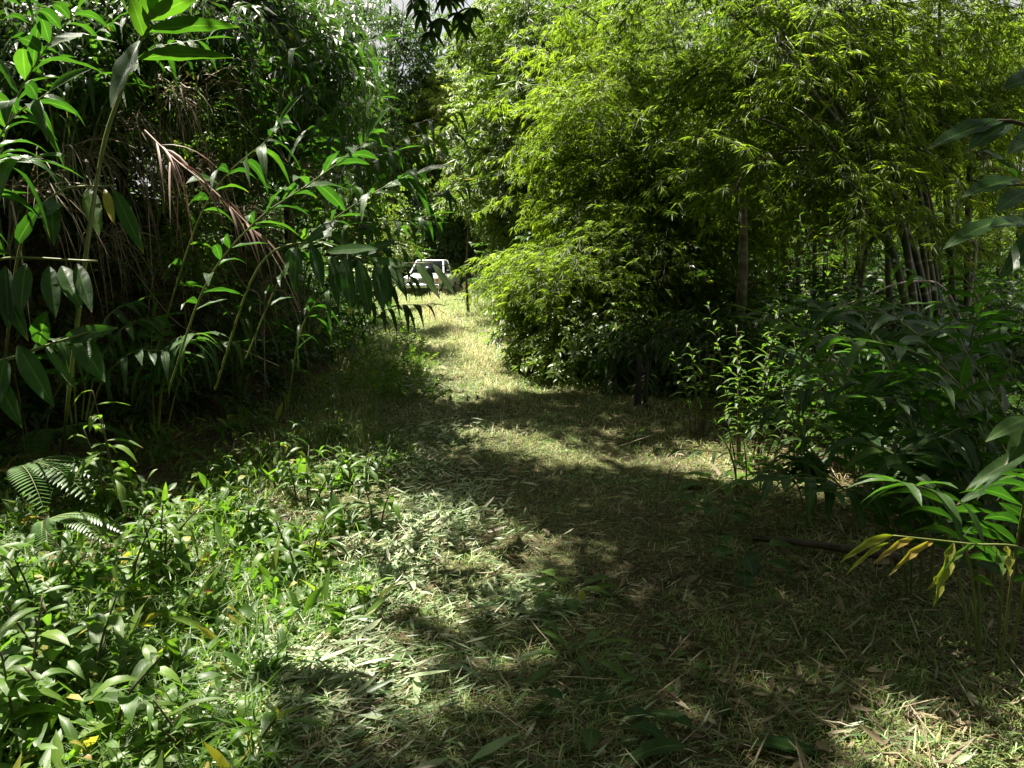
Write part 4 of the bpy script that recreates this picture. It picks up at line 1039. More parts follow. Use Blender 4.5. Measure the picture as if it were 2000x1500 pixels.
leaf_to(fo, [((35, 675), (102, 790), .09, .4), ((148, 655), (203, 742), .1, .45), ((75, 675), (92, 605), .085, .5), ((85, 670), (148, 760), .035, .6), ((10, 700), (-10, 800), .08, .35), ((-20, 720), (40, 830), .08, .3), ((120, 665), (230, 640), .07, .35)], 3.35, up=(.3, -1, .3), droop=.05)
part('stem', st, M['stem'], t); part('foliage', fo, M['ginger'], t)
for i, (px, py, n, H, lab) in enumerate([(560, 760, 4, 1.1, 'dark ginger clump crowding the bank foot left of the lit track'), (470, 790, 4, .8, 'short dark ginger clump in the hollow below the long-bladed tussock'), (650, 720, 4, 1.0, 'ginger clump leaning into the sun at the left track edge'),
                                         (250, 850, 3, .8, 'shaded ginger clump at the foot of the bank behind the pale seedling'), (60, 880, 4, .9, 'shaded ginger clump behind the ferns at the left edge'), (690, 660, 4, 1.1, 'leafy ginger clump on the left track edge nearest the truck')]):
    ginger_auto(lab, Gp(px, py)[:2], n, H, .3, .055, GG, (.25, -.1))

for px, py, d, n, H, L, lab in [
        (120, 250, 6.0, 5, 1.2, .34, 'ginger plant on the bank just behind the big bright stalk'),
        (480, 260, 7.8, 5, 1.3, .34, 'ginger plant on the bank top above the diagonal sunlit stalk'),
        (0, 380, 6.4, 5, 1.0, .32, 'ginger plant behind the yellow withering leaf at the left edge'),
        (560, 430, 7.4, 6, 1.2, .34, 'dark ginger plant behind the stem of the diagonal sunlit stalk'),
        (640, 400, 8.6, 6, 1.4, .36, 'dark ginger plant on the bank shoulder, its leaves ending over the track'),
        (600, 560, 7.6, 6, 1.1, .34, 'dark ginger plant hanging low over the far end of the hollow'),
        (700, 520, 9.6, 6, 1.3, .36, 'ginger plant at the bank corner nearest the truck, in half shade'),
        (140, 700, 5.4, 5, .8, .3, 'ginger plant in the hollow between the dappled leaves and the pale seedling'),
        (300, 720, 5.9, 5, .8, .3, 'ginger plant low in the hollow left of the bare slanting dry stem'),
        (660, 640, 8.2, 5, 1.0, .32, 'ginger plant at the bank foot where the shade meets the sunny bend')]:
    b = W(px, py, d); b[2] = max(b[2] - .45, hgt(b[0], b[1]) - .2)
    ginger_auto(lab, b, n, H, L, .062, GG, (.42 * H, -.22 * H), spread=.4, nl=13, droop=.75)

# ------------------------------------------------------------------ small plants, left
def fern(label, base, n, L, yaw0=0, group='ferns at the left edge'):
    t = thing('fern', label, 'fern', base, group); s, f = MB(), MB()
    for k in range(n):
        a = yaw0 + rg.uniform(-1.4, 1.4); l = L * rg.uniform(.75, 1.1); u = np.linspace(0, 1, 24)
        d = np.array([math.cos(a), math.sin(a), .55])
        p = np.asarray(base) + d * l * u[:, None]; p[:, 2] -= .75 * l * u ** 2
        tube(s, p, np.linspace(.004, .001, 24), 4)
        m = 22; idx = np.linspace(3, 23, m); P = np.stack([np.interp(idx, np.arange(24), p[:, j]) for j in range(3)], 1)
        tg = nrm(np.gradient(P, axis=0)); lat = nrm(np.cross(tg, [0, 0, 1])); w_ = l * .2 * np.sin(np.linspace(.35, 3.05, m)) ** .8
        for sg in (-1, 1):
            leaves(f, P, lat * sg + tg * .35, [0, 0, 1], w_, l * .042, .15, 3, .1, 0, tint=np.full(m, rg.uniform(.2, .9)))
    part('rachis', s, M['stem'], t); part('fronds', f, M['fern'], t)
fern('fern with bright toothed fronds arching in sun at the left edge', Gp(40, 1010) + [0, 0, .3], 7, .62, -.3)
fern('fern in shade just above the bright toothed one', Gp(110, 920) + [0, 0, .3], 5, .6, -.2)
fern('small pale curled fern frond among the sunny weeds near the left edge', Gp(95, 1120) + [0, 0, .28], 4, .34, -.6)
fern('dark fern half hidden at the very edge, below the bright one', Gp(-20, 1080), 5, .5, .1)
GW = 'leafy weeds in the sun left of the track'
upright('seedling with six long pale leaves before the dark hollow', on(-2.42, 4.75), 3, .85, 8, .27, .062, None, 'weed', .3, 'pale_seedling', 'seedling', .5, .75)
for px, py, n, H, nl, L, Wd, lab in [(700, 950, 4, .35, 9, .24, .045, 'weed with a fan of long shiny leaves, closest to the bright bend of the track'),
        (600, 990, 3, .35, 8, .24, .05, 'weed with one dark broad leaf lying left of the shiny fan'),
        (735, 1040, 3, .3, 6, .22, .06, 'weed with two dark upright leaves in the shadow gap beside the track'),
        (590, 1130, 4, .35, 8, .22, .045, 'weed with leaves pointing up beside the cut-leaf windrow'),
        (310, 1130, 5, .42, 10, .22, .045, 'tall dark green weed in the middle of the sunny patch'),
        (220, 1180, 4, .42, 9, .22, .04, 'upright strap-leaved weed near the withered brown leaves'),
        (80, 1200, 4, .45, 9, .22, .045, 'strap-leaved weed standing at the left edge of the sunny patch'),
        (150, 1370, 4, .4, 9, .2, .055, 'leafy weed with broad pointed leaves low at the left, in front'),
        (190, 1450, 4, .4, 9, .22, .06, 'nearest broad-leaved weed at the bottom left, partly in shade'),
        (40, 1470, 4, .42, 9, .24, .06, 'dark leafy weed in the bottom left corner'),
        (430, 1480, 3, .3, 6, .28, .035, 'weed with long folded blades at the bottom edge, left of the windrow'),
        (370, 1370, 3, .2, 7, .14, .05, 'low yellow-green weed between the two windrows of cut leaves'),
        (480, 1060, 4, .3, 9, .16, .05, 'round-leaved weed below the yellow drooping leaf'),
        (400, 960, 4, .32, 9, .17, .045, 'weed with crossing pale stems left of the track, behind the sunny patch'),
        (520, 920, 4, .35, 9, .18, .045, 'bright weed at the far end of the sunny patch'),
        (640, 880, 5, .4, 9, .2, .04, 'weed clump with sunlit tips just under the dark ginger clump'),
        (250, 1010, 4, .35, 9, .18, .04, 'weed between the ferns and the middle of the sunny patch'),
        (20, 1320, 4, .3, 9, .15, .05, 'yellow-leaved weed at the left edge above the corner')]:
    upright(lab, Gp(px, py), n, H, nl, L, Wd, GW, 'weed', .7, 'leafy_weed', 'weed', .45, .5)

# ------------------------------------------------------------------ right foreground
GR = 'dark ginger plants along the right side'
for px, py, d, n, H, L, lean, lab in [
        (1660, 980, 4.6, 4, 1.05, .32, (-.16, -.05), 'dark ginger plant reaching left over the straw from the right thicket'),
        (1730, 940, 4.9, 4, 1.3, .34, (-.2, -.1), 'ginger plant behind the one that reaches left over the straw'),
        (1850, 980, 4.2, 4, 1.4, .36, (-.2, -.1), 'ginger plant in the middle of the right thicket with glinting leaves'),
        (1960, 1020, 3.7, 4, 1.35, .36, (-.2, -.1), 'dark ginger plant by the right edge under the broad overhanging leaves'),
        (2080, 1060, 3.3, 4, 1.5, .38, (-.35, 0), 'ginger plant at the right edge with its leaf tips in view'),
        (1780, 1080, 3.6, 4, .85, .34, (-.35, -.05), 'low dark ginger plant above the wilted yellow stalk'),
        (1930, 1130, 3.0, 4, .95, .34, (-.25, -.05), 'black-shaded ginger plant behind the wilted yellow stalk'),
        (1660, 880, 5.8, 4, 1.1, .32, (-.15, -.1), 'ginger plant between the lance-leaved shrubs and the right thicket'),
        (1800, 860, 6.2, 4, 1.3, .32, (-.1, -.1), 'ginger plant deep in the right thicket before the fanning bamboo'),
        (1950, 860, 5.6, 4, 1.5, .34, (-.1, -.1), 'ginger plant deep at the right edge with yellowing tips'),
        (1700, 800, 7.4, 4, 1.1, .32, (-.1, -.1), 'ginger plant near the bamboo foot, behind the fallen grey branch'),
        (1880, 790, 7.6, 4, 1.3, .32, (-.1, -.1), 'ginger plant beside the foot of the fanning bamboo'),
        (1570, 1020, 4.9, 3, .45, .24, (-.2, -.1), 'small ginger plant at the left tip of the right thicket')]:
    b = W(px, py, d)
    ginger_auto(lab, (b[0], d), n + 2, H, L * .9, .056, GR, lean, nl=15, droop=.45)
t = thing('wilted_stalk', 'wilted yellow-green stalk with torn drooping leaves poking in from the right', 'ginger stalk', on(1.75, 2.5))
st, fo = MB(), MB(); sp = [on(1.75, 2.45), W(2050, 1190, 2.5), W(2010, 1078, 2.5), W(1890, 1062, 2.45), W(1745, 1046, 2.4)]
tube(st, spline(sp, 24), np.linspace(.007, .0025, 24), 6)
leaf_to(fo, [((1745, 1046), (1635, 1100), 0.0273, .935), ((1790, 1050), (1700, 1105), 0.0218, .99), ((1825, 1056), (1735, 1125), 0.0234, .985), ((1862, 1060), (1828, 1172), 0.0390, .93), ((1852, 1120), (1805, 1155), 0.0234, .94), ((1905, 1062), (1840, 1115), 0.0195, .9), ((1940, 1066), (1955, 1128), 0.0390, .88), ((1965, 1066), (1968, 1130), 0.0351, .94), ((1735, 1060), (1650, 1125), 0.0156, .93)], 2.43, up=(.2, -1, .4), droop=.3, wave=.3, fold=.5)
part('stem', st, M['stem'], t); part('foliage', fo, M['ginger'], t)
t = thing('broad_branch', 'branch of broad dark leaves hanging in at the upper right edge', 'branch', on(2.6, 2.6))
st, fo = MB(), MB()
tube(st, spline([on(2.6, 2.6), W(2250, 600, 2.7), W(2120, 330, 2.7), W(1990, 240, 2.7), W(1890, 250, 2.7)], 20), np.linspace(.014, .004, 20), 6)
tube(st, spline([W(2190, 450, 2.7), W(2060, 370, 2.7), W(1930, 360, 2.7)], 12), np.linspace(.007, .003, 12), 6)
tube(st, spline([W(2230, 560, 2.7), W(2080, 460, 2.7), W(1950, 430, 2.7)], 12), np.linspace(.007, .003, 12), 6)
leaf_to(fo, [((1960, 235), (1815, 290), .075, .3), ((1975, 240), (1893, 292), .075, .35), ((2060, 260), (1970, 300), .1, .4), ((1985, 345), (1915, 290), .07, .45), ((1990, 350), (1880, 385), .075, .4), ((2010, 372), (1945, 415), .07, .5), ((1955, 430), (1845, 485), .065, .35), ((2010, 435), (1930, 445), .07, .4), ((2040, 150), (1960, 175), .08, .3), ((2060, 430), (1960, 540), .08, .3), ((2080, 160), (1985, 140), .08, .3)], 2.7, up=(.1, -.6, .9))
part('stem', st, M['twig'], t); part('foliage', fo, M['ginger'], t)
t = thing('ginger_plant', 'ginger stalk at the right edge with a pale lit pair of pointed leaves', 'ginger plant', on(2.15, 3.0), GR)
st, fo = MB(), MB(); tube(st, spline([on(2.15, 3.0), W(2120, 1000, 3.), W(2060, 850, 2.95), W(2000, 800, 2.9)], 16), np.linspace(.008, .004, 16), 6)
leaf_to(fo, [((2010, 815), (1926, 862), .06, .6), ((2020, 830), (1965, 905), .075, .65), ((2015, 880), (1890, 955), .06, .55), ((1985, 930), (1870, 985), .045, .5), ((2030, 800), (1990, 700), .06, .5), ((2050, 900), (1985, 1000), .07, .4)], 2.92, up=(.1, -.6, .9))
part('stem', st, M['stem'], t); part('foliage', fo, M['ginger'], t)
def rosette(label, base, n, L, Wd, H=.12, mat='ginger', group='low broad-leaved plants on the cut grass'):
    t = thing('broadleaf_plant', label, 'plant', base, group); st, fo = MB(), MB(); base = np.asarray(base, float)
    for k in range(n):
        a = k * 2.4 + rg.uniform(-.4, .4); e = base + np.array([math.cos(a), math.sin(a), 0]) * rg.uniform(.05, .15) + [0, 0, H * rg.uniform(.6, 1.4)]
        tube(st, spline([base, (base + e) / 2 + [0, 0, .03], e], 6), .003, 4)
        leaves(fo, e[None], [math.cos(a), math.sin(a), .25], [0, 0, 1], L * rg.uniform(.8, 1.15), Wd * rg.uniform(.85, 1.1), .35, 7, .2, .03, tint=rg.uniform(.2, .7, 1), sharp=.7)
    part('stem', st, M['stem'], t); part('foliage', fo, M[mat], t)
rosette('low plant with big ribbed oval leaves on the shaded grass, nearer one', Gp(1450, 1135), 8, .17, .11)
rosette('low plant with round dark leaves behind the ribbed one', Gp(1405, 1050), 10, .16, .11, .16)
rosette('flattened pale broad leaves lying where the straw meets the right thicket', Gp(1400, 950), 7, .26, .1, .04, 'weed')
rosette('low leafy plant caught in a sun fleck beside the yellow leaf, near the middle', Gp(1110, 1180), 9, .15, .07, .08, 'weed')
rosette('tiny pale plant in a sun fleck on the dark lower right grass', Gp(1300, 1325), 7, .08, .05, .04, 'weed')
rosette('long dark leaf clump lying at the bottom edge on the cut grass', Gp(1400, 1480), 6, .26, .075, .04)
rosette('dark strap-leaved clump pressed flat in the lower middle of the track', Gp(1120, 1300), 8, .24, .04, .06, 'weed')
rosette('dark oval-leaved sprig lying near the bottom, left of the long leaf clump', Gp(1160, 1430), 6, .14, .065, .05)
mb = MB(); leaves(mb, Gp(1135, 1195)[None] + [0, 0, .05], [.1, .4, .8], [0, -1, .3], .06, .04, .1, 5, .3, .05, tint=[.96]); single('fallen_leaf', mb, M['weed'], 'curled bright yellow leaf standing in a sun fleck near the middle', 'leaf')
# wood lying and standing
t = thing('black_stump', 'charred-looking black stump standing under the bushes at the track edge', 'stump', Gp(1245, 795))
mb = MB(); b = Gp(1245, 795); tube(mb, [b - [0, 0, .1], b + [0, 0, .2], b + [.02, 0, .4], b + [.0, .02, .55]], [.05, .032, .028, .02], 9); tube(mb, [b + [.08, 0, -.05], b + [.1, .02, .5]], [.025, .02], 7); part('trunk', mb, plain('charred_bark', (.008, .007, .006), .8, c2=(.03, .025, .02), scale=20, bump=.6), t)
t = thing('root_base', 'pale grey flared root base of a cut tree at the track bend', 'stump', on(W(985, 665, 15.2)[0], 15.2))
mb = MB(); b = on(W(985, 665, 15.2)[0], 15.2)
for k in range(9):
    a = k * .7; tube(mb, spline([b + np.array([math.cos(a), math.sin(a), 0]) * rg.uniform(.22, .34) - [0, 0, .05], b + np.array([math.cos(a) * .12, math.sin(a) * .12, .16]), b + np.array([math.cos(a) * .08 + .05, math.sin(a) * .08, .48])], 8), np.linspace(.045, .05, 8), 6)
part('trunk', mb, M['root'], t)
t = thing('fallen_branch', 'thin grey fallen branch arched over the ferns before the bamboo', 'branch', W(1600, 606, 7.2))
mb = MB(); tube(mb, spline([W(1590, 612, 7.2), W(1680, 585, 7.2), W(1740, 558, 7.2), W(1790, 550, 7.2), W(1840, 560, 7.2), W(1880, 640, 7.2), on(4.4, 7.2)], 20), np.linspace(.006, .014, 20), 5); part('stem', mb, M['root'], t)
t = thing('fallen_log', 'dark thin log lying in shade under the right ginger thicket', 'log', Gp(1560, 1075))
mb = MB(); a, b = Gp(1470, 1062), Gp(1760, 1110); tube(mb, spline([a + [0, 0, .03], (a + b) / 2 + [0, 0, .05], b + [0, 0, .05]], 12), np.linspace(.015, .028, 12), 8); part('trunk', mb, M['bark'], t)
for (p0, p1, p2, lab) in (((1690, 500), (1720, 460), (1748, 400), 'dark dead culm leaning against the fanning bamboo'), ((1905, 500), (1890, 470), (1900, 440), 'short pale broken branch beside the slim culms at the right edge')):
    t = thing('dead_branch', lab, 'branch', W(*p0, 9)); mb = MB(); tube(mb, spline([on(W(*p0, 9)[0] - .1, 9), W(*p0, 9), W(*p1, 9), W(*p2, 9)], 12), .025, 6); part('stem', mb, M['root' if 'pale' in lab else 'culm'], t)
t = thing('twig_spray', 'thin green twig with narrow leaves sticking out over the straw from the shrubs', 'twig', Gp(1500, 930))
st, fo = MB(), MB(); sp = spline([Gp(1510, 930), W(1480, 892, 5.8), W(1380, 880, 5.7), W(1290, 876, 5.6)], 14); tube(st, sp, .004, 5)
leaves(fo, sp[[5, 6, 8, 9, 11, 13]], np.array([[-.4, -.3, -.8]] * 3 + [[-.7, .2, -.4]] * 3) + rg.normal(0, .35, (6, 3)), [0, -1, .5], rg.uniform(.07, .17, 6), .026, rg.uniform(0, .6, 6), 5, .3, .1, tint=.5); part('stem', st, M['stem'], t); part('foliage', fo, M['ginger'], t)
# leaves hanging in at the top
t = thing('overhanging_branch', 'branch with whorls of dark oval leaves hanging in at the top against the sky', 'branch', W(860, -60, 6.5))
st, fo = MB(), MB()
ends = [(860, 35), (840, 60), (895, 25), (905, 45), (870, -10), (920, 15), (825, 20), (815, -5), (890, -20)]
for e in ends:
    p = spline([W(780, -190, 6.6), W(830, -80, 6.5), W(e[0], e[1], 6.5)], 10); tube(st, p, np.linspace(.012, .003, 10), 5)
    n = 9; th = np.arange(n) * 2 * np.pi / n + rg.random()
    leaves(fo, np.repeat(p[-1][None], n, 0), np.stack([np.cos(th), np.sin(th) * .7, rg.uniform(-.9, -.1, n)], 1), [0, 0, 1], .15 * rg.uniform(.7, 1.2, n), .055, .35, 4, .2, .02, tint=rg.uniform(.1, .6, n))
part('stem', st, M['twig'], t); part('foliage', fo, M['broad'], t)

# ------------------------------------------------------------------ ground stuff
def gp_rand(n, y0, y1, wfun, pw=1.0):
    u = rg.random(n); y = y0 * (y1 / y0) ** (u ** pw); s = rg.uniform(-1, 1, n)
    return y, s
def tan_patch(x, y): return .5 + .5 * vnoise(x * 1.2, y * .8, 2) + .25 * vnoise(x * 4, y * 3, 8)
# mown grass on the track
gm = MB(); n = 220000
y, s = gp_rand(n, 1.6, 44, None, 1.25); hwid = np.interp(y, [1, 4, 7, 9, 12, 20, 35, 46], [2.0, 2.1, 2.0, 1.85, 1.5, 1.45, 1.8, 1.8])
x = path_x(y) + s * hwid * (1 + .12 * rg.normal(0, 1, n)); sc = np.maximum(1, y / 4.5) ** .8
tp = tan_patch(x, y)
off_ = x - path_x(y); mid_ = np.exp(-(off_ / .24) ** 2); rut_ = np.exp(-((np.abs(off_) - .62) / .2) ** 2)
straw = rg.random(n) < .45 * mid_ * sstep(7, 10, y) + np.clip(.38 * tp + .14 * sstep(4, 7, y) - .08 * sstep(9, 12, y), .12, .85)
tint = np.where(straw, rg.uniform(.1, .55, n) * (.6 + .4 * sstep(4, 10, y)), rg.uniform(.58, 1, n) - .14 * sstep(9, 14, y) * rg.random(n))  # blades pale with distance; sunlight on the far track put into the tint
d = np.stack([rg.normal(0, .8, n), rg.normal(0, .8, n), np.abs(rg.normal(.25, .35, n))], 1)
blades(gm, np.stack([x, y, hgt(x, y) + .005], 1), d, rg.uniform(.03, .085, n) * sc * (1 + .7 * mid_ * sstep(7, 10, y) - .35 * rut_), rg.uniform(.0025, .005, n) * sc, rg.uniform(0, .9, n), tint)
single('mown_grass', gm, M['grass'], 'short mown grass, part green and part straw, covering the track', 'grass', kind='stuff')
# cut leaves and straw everywhere near
cm = MB(); n = 52000
y = 1.6 * (11 / 1.6) ** rg.random(n); x = rg.uniform(-.75, .78, n) * y
left = np.exp(-((x + .9 - .05 * y) / .8) ** 2)
ok = (x > bank_x(y) + .1) & (rg.random(n) < .3 + .7 * left) & (x < np.interp(y, [1.6, 4, 6, 9, 11], [1.6, 1.9, 2.2, 2.2, 1.8]))
x, y, left = x[ok], y[ok], left[ok]; n = len(x)
wind = .35 * vnoise(x * 1.5, y * 1.5, 6) + .55
th = np.where(rg.random(n) < .6, rg.normal(.35, .45, n), rg.uniform(0, 6.28, n))
d = np.stack([np.cos(th), np.sin(th), rg.normal(.08, .16, n)], 1)
big_ = rg.random(n) < .01 + .03 * left; L = np.where(big_, rg.uniform(.1, .2, n), rg.uniform(.025, .10, n)); Wd = np.where(big_, L * rg.uniform(.08, .2, n), L * rg.uniform(.03, .13, n))
tint = np.clip(np.where(rg.random(n) < .35 + .4 * left, rg.normal(.75, .2, n), np.where(rg.random(n) < .6, rg.normal(.88, .12, n), rg.normal(.2, .17, n))), 0, 1)
leaves(cm, np.stack([x, y, hgt(x, y) + .01 + rg.random(n) * (.035 + .03 * left)], 1), d, rg.normal(0, .35, (n, 3)) + [0, 0, 1], L, Wd, rg.normal(.06, .12, n), 3, .2, .04, tint=tint)
for pts_, wd_, m_ in (([(900, 985), (870, 1005), (820, 1050), (720, 1160), (610, 1250), (470, 1350), (330, 1470)], .15, 5200), ([(880, 830), (800, 900), (900, 960)], .2, 1200), ([(760, 690), (830, 740), (800, 770)], .3, 1200), ([(700, 1290), (560, 1380), (400, 1440), (250, 1500)], .12, 2500), ([(1080, 1190), (1000, 1190), (940, 1210)], .12, 700)):
    c_ = spline([Gp(*q) for q in pts_], 40); i = rg.integers(0, 39, m_); f_ = rg.random((m_, 1)); q = c_[i] * (1 - f_) + c_[i + 1] * f_; tg = nrm(c_[i + 1] - c_[i])
    x = q[:, 0] + rg.normal(0, wd_, m_); y = q[:, 1] + rg.normal(0, wd_, m_)
    big_ = rg.random(m_) < .09; L = np.where(big_, rg.uniform(.09, .17, m_), rg.uniform(.03, .12, m_))
    d = tg * np.where(rg.random(m_) < .5, 1, -1)[:, None] + rg.normal(0, .7, (m_, 3)) * [1, 1, .4]; d[:, 2] = np.abs(d[:, 2]) * .5
    leaves(cm, np.stack([x, y, hgt(x, y) + .01 + rg.random(m_) * .06], 1), d, rg.normal(0, .35, (m_, 3)) + [0, 0, 1], L, L * np.where(big_, rg.uniform(.1, .22, m_), rg.uniform(.05, .16, m_)), rg.normal(.08, .14, m_), 3, .3, .06, tint=np.clip(rg.normal(.6, .2, m_), .05, 1))  # cut-leaf windrows; sun glare on them partly put into a paler tint
single('cut_leaves', cm, M['clip'], 'freshly cut leaves and straw strewn over the ground near the viewer', 'clippings', kind='stuff')
# ground cover in the sunny patch on the left
wm = MB(); n = 8500
y = 1.7 * (9.5 / 1.7) ** rg.random(n); x = -rg.uniform(.0, .78, n) * y - .05
edge = -.6 - .06 * y + .22 * vnoise(y * 1.7, 3)
dens = vnoise(x * 2.2, y * 2.2, 12)
ok = (x < edge) & (x > bank_x(y) - .3) & (dens > -.12 - .4 * sstep(0, .8, edge - x) * (rg.random(n) < .6))
x, y = x[ok], y[ok]; n = len(x)
tall = sstep(0, .9, edge[ok] - x)
hh = rg.random(n) ** 1.5 * (.07 + .24 * tall * (.5 + .5 * dens[ok])) + .02
kind = rg.random(n); lng = kind < .62
th = rg.uniform(0, 6.28, n); d = np.stack([np.cos(th), np.sin(th), np.where(lng, rg.normal(.9, .7, n), rg.normal(.3, .5, n))], 1)
L = np.where(lng, rg.uniform(.08, .28, n), rg.uniform(.03, .11, n)); Wd = np.where(lng, L * rg.uniform(.1, .2, n), L * rg.uniform(.25, .55, n))
hh = np.where(lng, hh * .5, hh)
leaves(wm, np.stack([x, y, hgt(x, y) + hh], 1), d, rg.normal(0, .5, (n, 3)) + [0, 0, 1], L, Wd, rg.uniform(.1, .7, n), 3, .25, .03, tint=np.clip(np.where(rg.random(n) < .94, rg.normal(.5, .24, n), .97), .06, 1))
k = np.nonzero(rg.random(n) < .35)[0]
bs = np.stack([x[k] + rg.normal(0, .02, len(k)), y[k] + rg.normal(0, .02, len(k)), hgt(x[k], y[k])], 1); tp_ = np.stack([x[k], y[k], hgt(x[k], y[k]) + hh[k]], 1)
blades(wm, bs, tp_ - bs, np.linalg.norm(tp_ - bs, axis=1) * 1.15, np.full(len(k), .004), np.zeros(len(k)), np.full(len(k), .02))
tc = 340; k = rg.integers(0, n, tc); kk = np.repeat(np.arange(tc), 8); m3 = len(kk)
a_ = rg.uniform(0, 6.28, m3); base_ = np.stack([x[k][kk] + rg.normal(0, .03, m3), y[k][kk] + rg.normal(0, .03, m3), hgt(x[k], y[k])[kk]], 1)
hs_ = rg.uniform(.12, .38, tc)[kk] * rg.uniform(.6, 1.1, m3)
leaves(wm, base_, np.stack([np.cos(a_), np.sin(a_), rg.uniform(.6, 2.4, m3)], 1), np.stack([-np.cos(a_), -np.sin(a_), np.full(m3, .8)], 1), hs_, hs_ * rg.uniform(.08, .17, m3), rg.uniform(.15, .8, m3), 5, .35, .04, tint=np.clip(rg.normal(.5, .25, m3) + rg.normal(0, .2, tc)[kk], .06, .92))
m2 = 9000; k = rg.integers(0, n, m2)
blades(wm, np.stack([x[k] + rg.normal(0, .06, m2), y[k] + rg.normal(0, .06, m2), hgt(x[k], y[k])], 1), np.stack([rg.normal(0, .6, m2), rg.normal(0, .6, m2), np.ones(m2)], 1), rg.uniform(.08, .3, m2), rg.uniform(.004, .009, m2), rg.uniform(.2, 1.1, m2), rg.uniform(.1, .8, m2))
n = 620; y = 8.5 * (27 / 8.5) ** rg.random(n); x = path_x(y) - rg.uniform(.95, 2.1, n) * np.maximum(1, y / 16) ** .5
scatter(wm, BR, np.stack([x, y, hgt(x, y) + .03], 1), rg.uniform(0, 6.28, n), rg.uniform(-1.3, -.2, n), rg.uniform(.35, .8, n) * np.maximum(1, y / 13) ** .5, rg.normal(.05, .2, n))
single('ground_cover', wm, M['weed'], 'low mixed weeds covering the ground left of the track', 'weeds', kind='stuff')
# ragged tufts left standing by the mower
tm_ = MB(); nt_ = 420
ty = 1.7 * (9 / 1.7) ** rg.random(nt_); tx = rg.uniform(-.35, .75, nt_) * ty; k = np.repeat(np.arange(nt_), 26); n = len(k)
sp_ = rg.uniform(.02, .06, nt_)[k]; x = tx[k] + rg.normal(0, 1, n) * sp_; y = ty[k] + rg.normal(0, 1, n) * sp_
dry_ = rg.random(nt_)[k]
blades(tm_, np.stack([x, y, hgt(x, y)], 1), np.stack([rg.normal(0, .75, n), rg.normal(0, .75, n), np.abs(rg.normal(.8, .4, n))], 1), rg.uniform(.04, .16, n), rg.uniform(.002, .006, n), rg.uniform(.2, 1.3, n), np.where(dry_ < .35, rg.uniform(.05, .5, n), rg.uniform(.58, 1, n)))
single('grass_tufts', tm_, M['grass'], 'ragged grass tufts left standing between the cut leaves', 'grass', kind='stuff')
# dry litter and stems
lm = MB(); n = 9000
y = 1.7 * (24 / 1.7) ** rg.random(n); x = rg.uniform(-.5, 1.0, n) * y * .8
x = np.where(rg.random(n) < .5, np.interp(y, [1.7, 4, 6, 9, 12, 24], [1.0, 1.5, 1.7, 1.6, 1.2, -.6]) + rg.normal(0, .5, n) * np.maximum(1, y / 8), x)
th = rg.uniform(0, 6.28, n); L = rg.uniform(.02, .09, n) * np.where(rg.random(n) < .05, 1.8, 1) * np.maximum(1, y / 8)
leaves(lm, np.stack([x, y, hgt(x, y) + rg.uniform(.008, .04, n)], 1), np.stack([np.cos(th), np.sin(th), rg.normal(.1, .25, n)], 1), rg.normal(0, .5, (n, 3)) + [0, 0, 1], L, L * rg.uniform(.05, .3, n), rg.normal(0, .2, n), 3, .4, .06, tint=rg.beta(1.2, 2.4, n))
n = 700; y = 1.7 * (9 / 1.7) ** rg.random(n); x = rg.uniform(-.45, .75, n) * y; th = rg.uniform(0, 6.28, n)
leaves(lm, np.stack([x, y, hgt(x, y) + rg.uniform(.01, .06, n)], 1), np.stack([np.cos(th), np.sin(th), rg.normal(.08, .16, n)], 1), [0, 0, 1], rg.uniform(.1, .42, n), rg.uniform(.004, .008, n), rg.normal(.05, .12, n), 5, .6, .3, tint=rg.random(n))
n = 300; y = 1.7 * (10 / 1.7) ** rg.random(n); x = rg.uniform(-.4, .75, n) * y; th = rg.uniform(0, 6.28, n); L = rg.uniform(.035, .09, n)
leaves(lm, np.stack([x, y, hgt(x, y) + rg.uniform(.015, .05, n)], 1), np.stack([np.cos(th), np.sin(th), rg.normal(.15, .2, n)], 1), rg.normal(0, .5, (n, 3)) + [0, 0, 1], L, L * rg.uniform(.2, .38, n), rg.normal(0, .3, n), 6, .8, .2, tint=rg.beta(1.2, 2.2, n))
single('leaf_litter', lm, M['dry'], 'dead brown leaves and broken stems scattered on the ground', 'litter', kind='stuff')
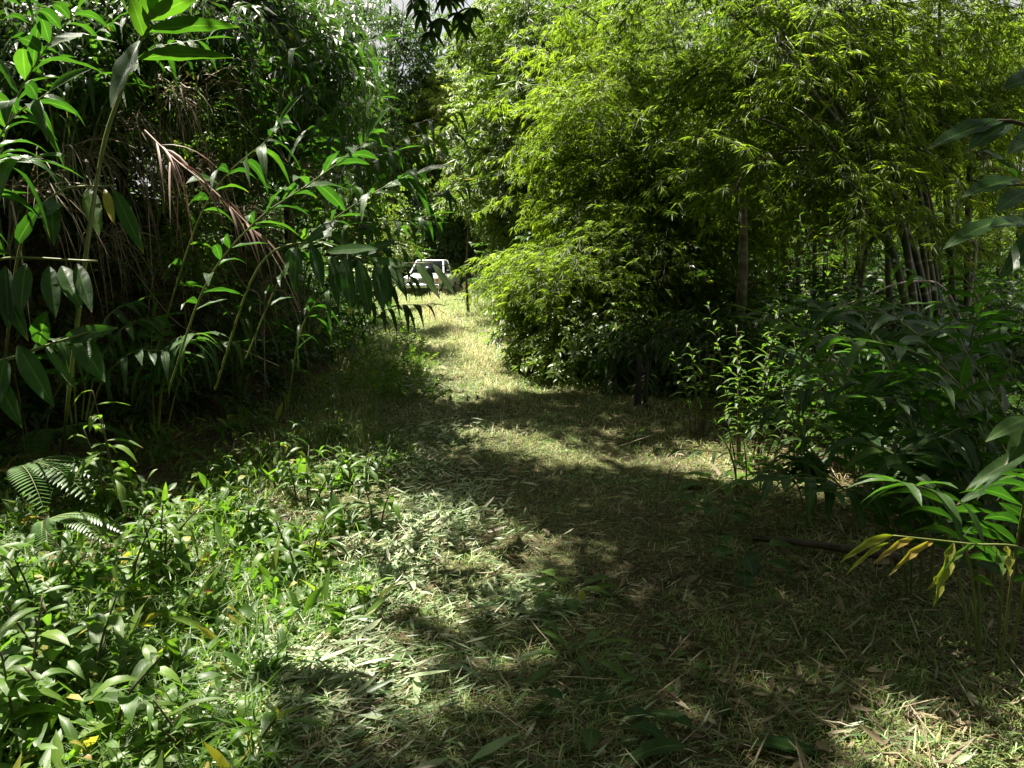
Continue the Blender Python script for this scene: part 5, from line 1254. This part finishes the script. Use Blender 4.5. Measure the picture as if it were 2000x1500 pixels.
# undergrowth on the forest floor, right
fm = MB(); n = 8800
y = 4.5 * (75 / 4.5) ** rg.random(n); x = np.interp(y, [4, 6, 9, 12, 16, 24, 40, 46, 75], [2.3, 2.4, 2.1, 1.9, .6, -.3, -1.2, -6, -12]) + rg.random(n) ** .8 * (1 + y * .75)
zz = rg.random(n) ** 1.4 * np.interp(y, [4, 8, 12, 20, 45], [.35, .5, 1.1, 2.6, 4])
hf = n // 2; sz = np.maximum(1, y / 12)
Pq = np.stack([x, y, hgt(x, y) + .05 + zz], 1)
scatter(fm, BR, Pq[:hf], rg.uniform(0, 6.28, hf), rg.uniform(-.7, .4, hf), sz[:hf] * rg.uniform(.6, 1.2, hf), rg.normal(0, .12, hf))
scatter(fm, LAN, Pq[hf:], rg.uniform(0, 6.28, n - hf), rg.uniform(-.9, .4, n - hf), sz[hf:] * rg.uniform(.6, 1.1, n - hf), rg.normal(0, .12, n - hf))
n = 2600; y = rg.uniform(8.5, 24, n); x = rg.uniform(.24, .85, n) * y; zz = rg.random(n) * np.interp(y, [8, 12, 24], [.7, 1.5, 3.0])
scatter(fm, BR, np.stack([x, y, hgt(x, y) + zz], 1), rg.uniform(0, 6.28, n), rg.uniform(-.7, .5, n), rg.uniform(.9, 1.7, n), rg.normal(-.15, .12, n))
single('forest_undergrowth', fm, M['broad'], 'low green undergrowth on the forest floor under the bamboo', 'undergrowth', kind='stuff')
# grass verges
vm = MB(); n = 26000
y = 6 * (44 / 6) ** rg.random(n); sd = np.where(rg.random(n) < .5, -1, 1)
hwid = np.interp(y, [1, 4, 7, 9, 12, 20, 35, 46], [1.5, 1.4, 1.45, 1.6, 1.4, 1.35, 1.6, 1.6])
off = hwid + np.abs(rg.normal(0, .4, n)) * np.maximum(1, y / 14)
x = path_x(y) + sd * off; sc = np.maximum(1, y / 9)
ok = (x > bank_x(y) - .5) & ~((sd > 0) & (y < 9)); x, y, sc, sd = x[ok], y[ok], sc[ok], sd[ok]; n = len(x)
blades(vm, np.stack([x, y, hgt(x, y)], 1), np.stack([rg.normal(0, .5, n), rg.normal(0, .5, n), np.ones(n)], 1), rg.uniform(.1, .3, n) * sc, rg.uniform(.004, .008, n) * sc, rg.uniform(.2, 1.2, n), np.where(rg.random(n) < .3, rg.uniform(.1, .5, n), rg.uniform(.58, 1, n)))
single('verge_grass', vm, M['grass'], 'taller uncut grass along both edges of the track', 'grass', kind='stuff')

# the forest goes on behind and beside the viewer
bm = MB()
for k in range(100):
    a = rg.uniform(R(170), R(370)); r = rg.uniform(4.5, 11)
    c = np.array([r * math.cos(a), r * math.sin(a) * .9 - .8, rg.uniform(.8, 10)])
    if c[1] > -.8 and abs(c[0]) < 5.5: continue
    mass(bm, BRF if k % 2 else LAN, c, (1.5, 1.5, 1.3), 80, s=(1, 1.8))
single('forest', bm, M['broad'], 'dense forest foliage closing in behind the viewpoint', 'forest', kind='stuff')
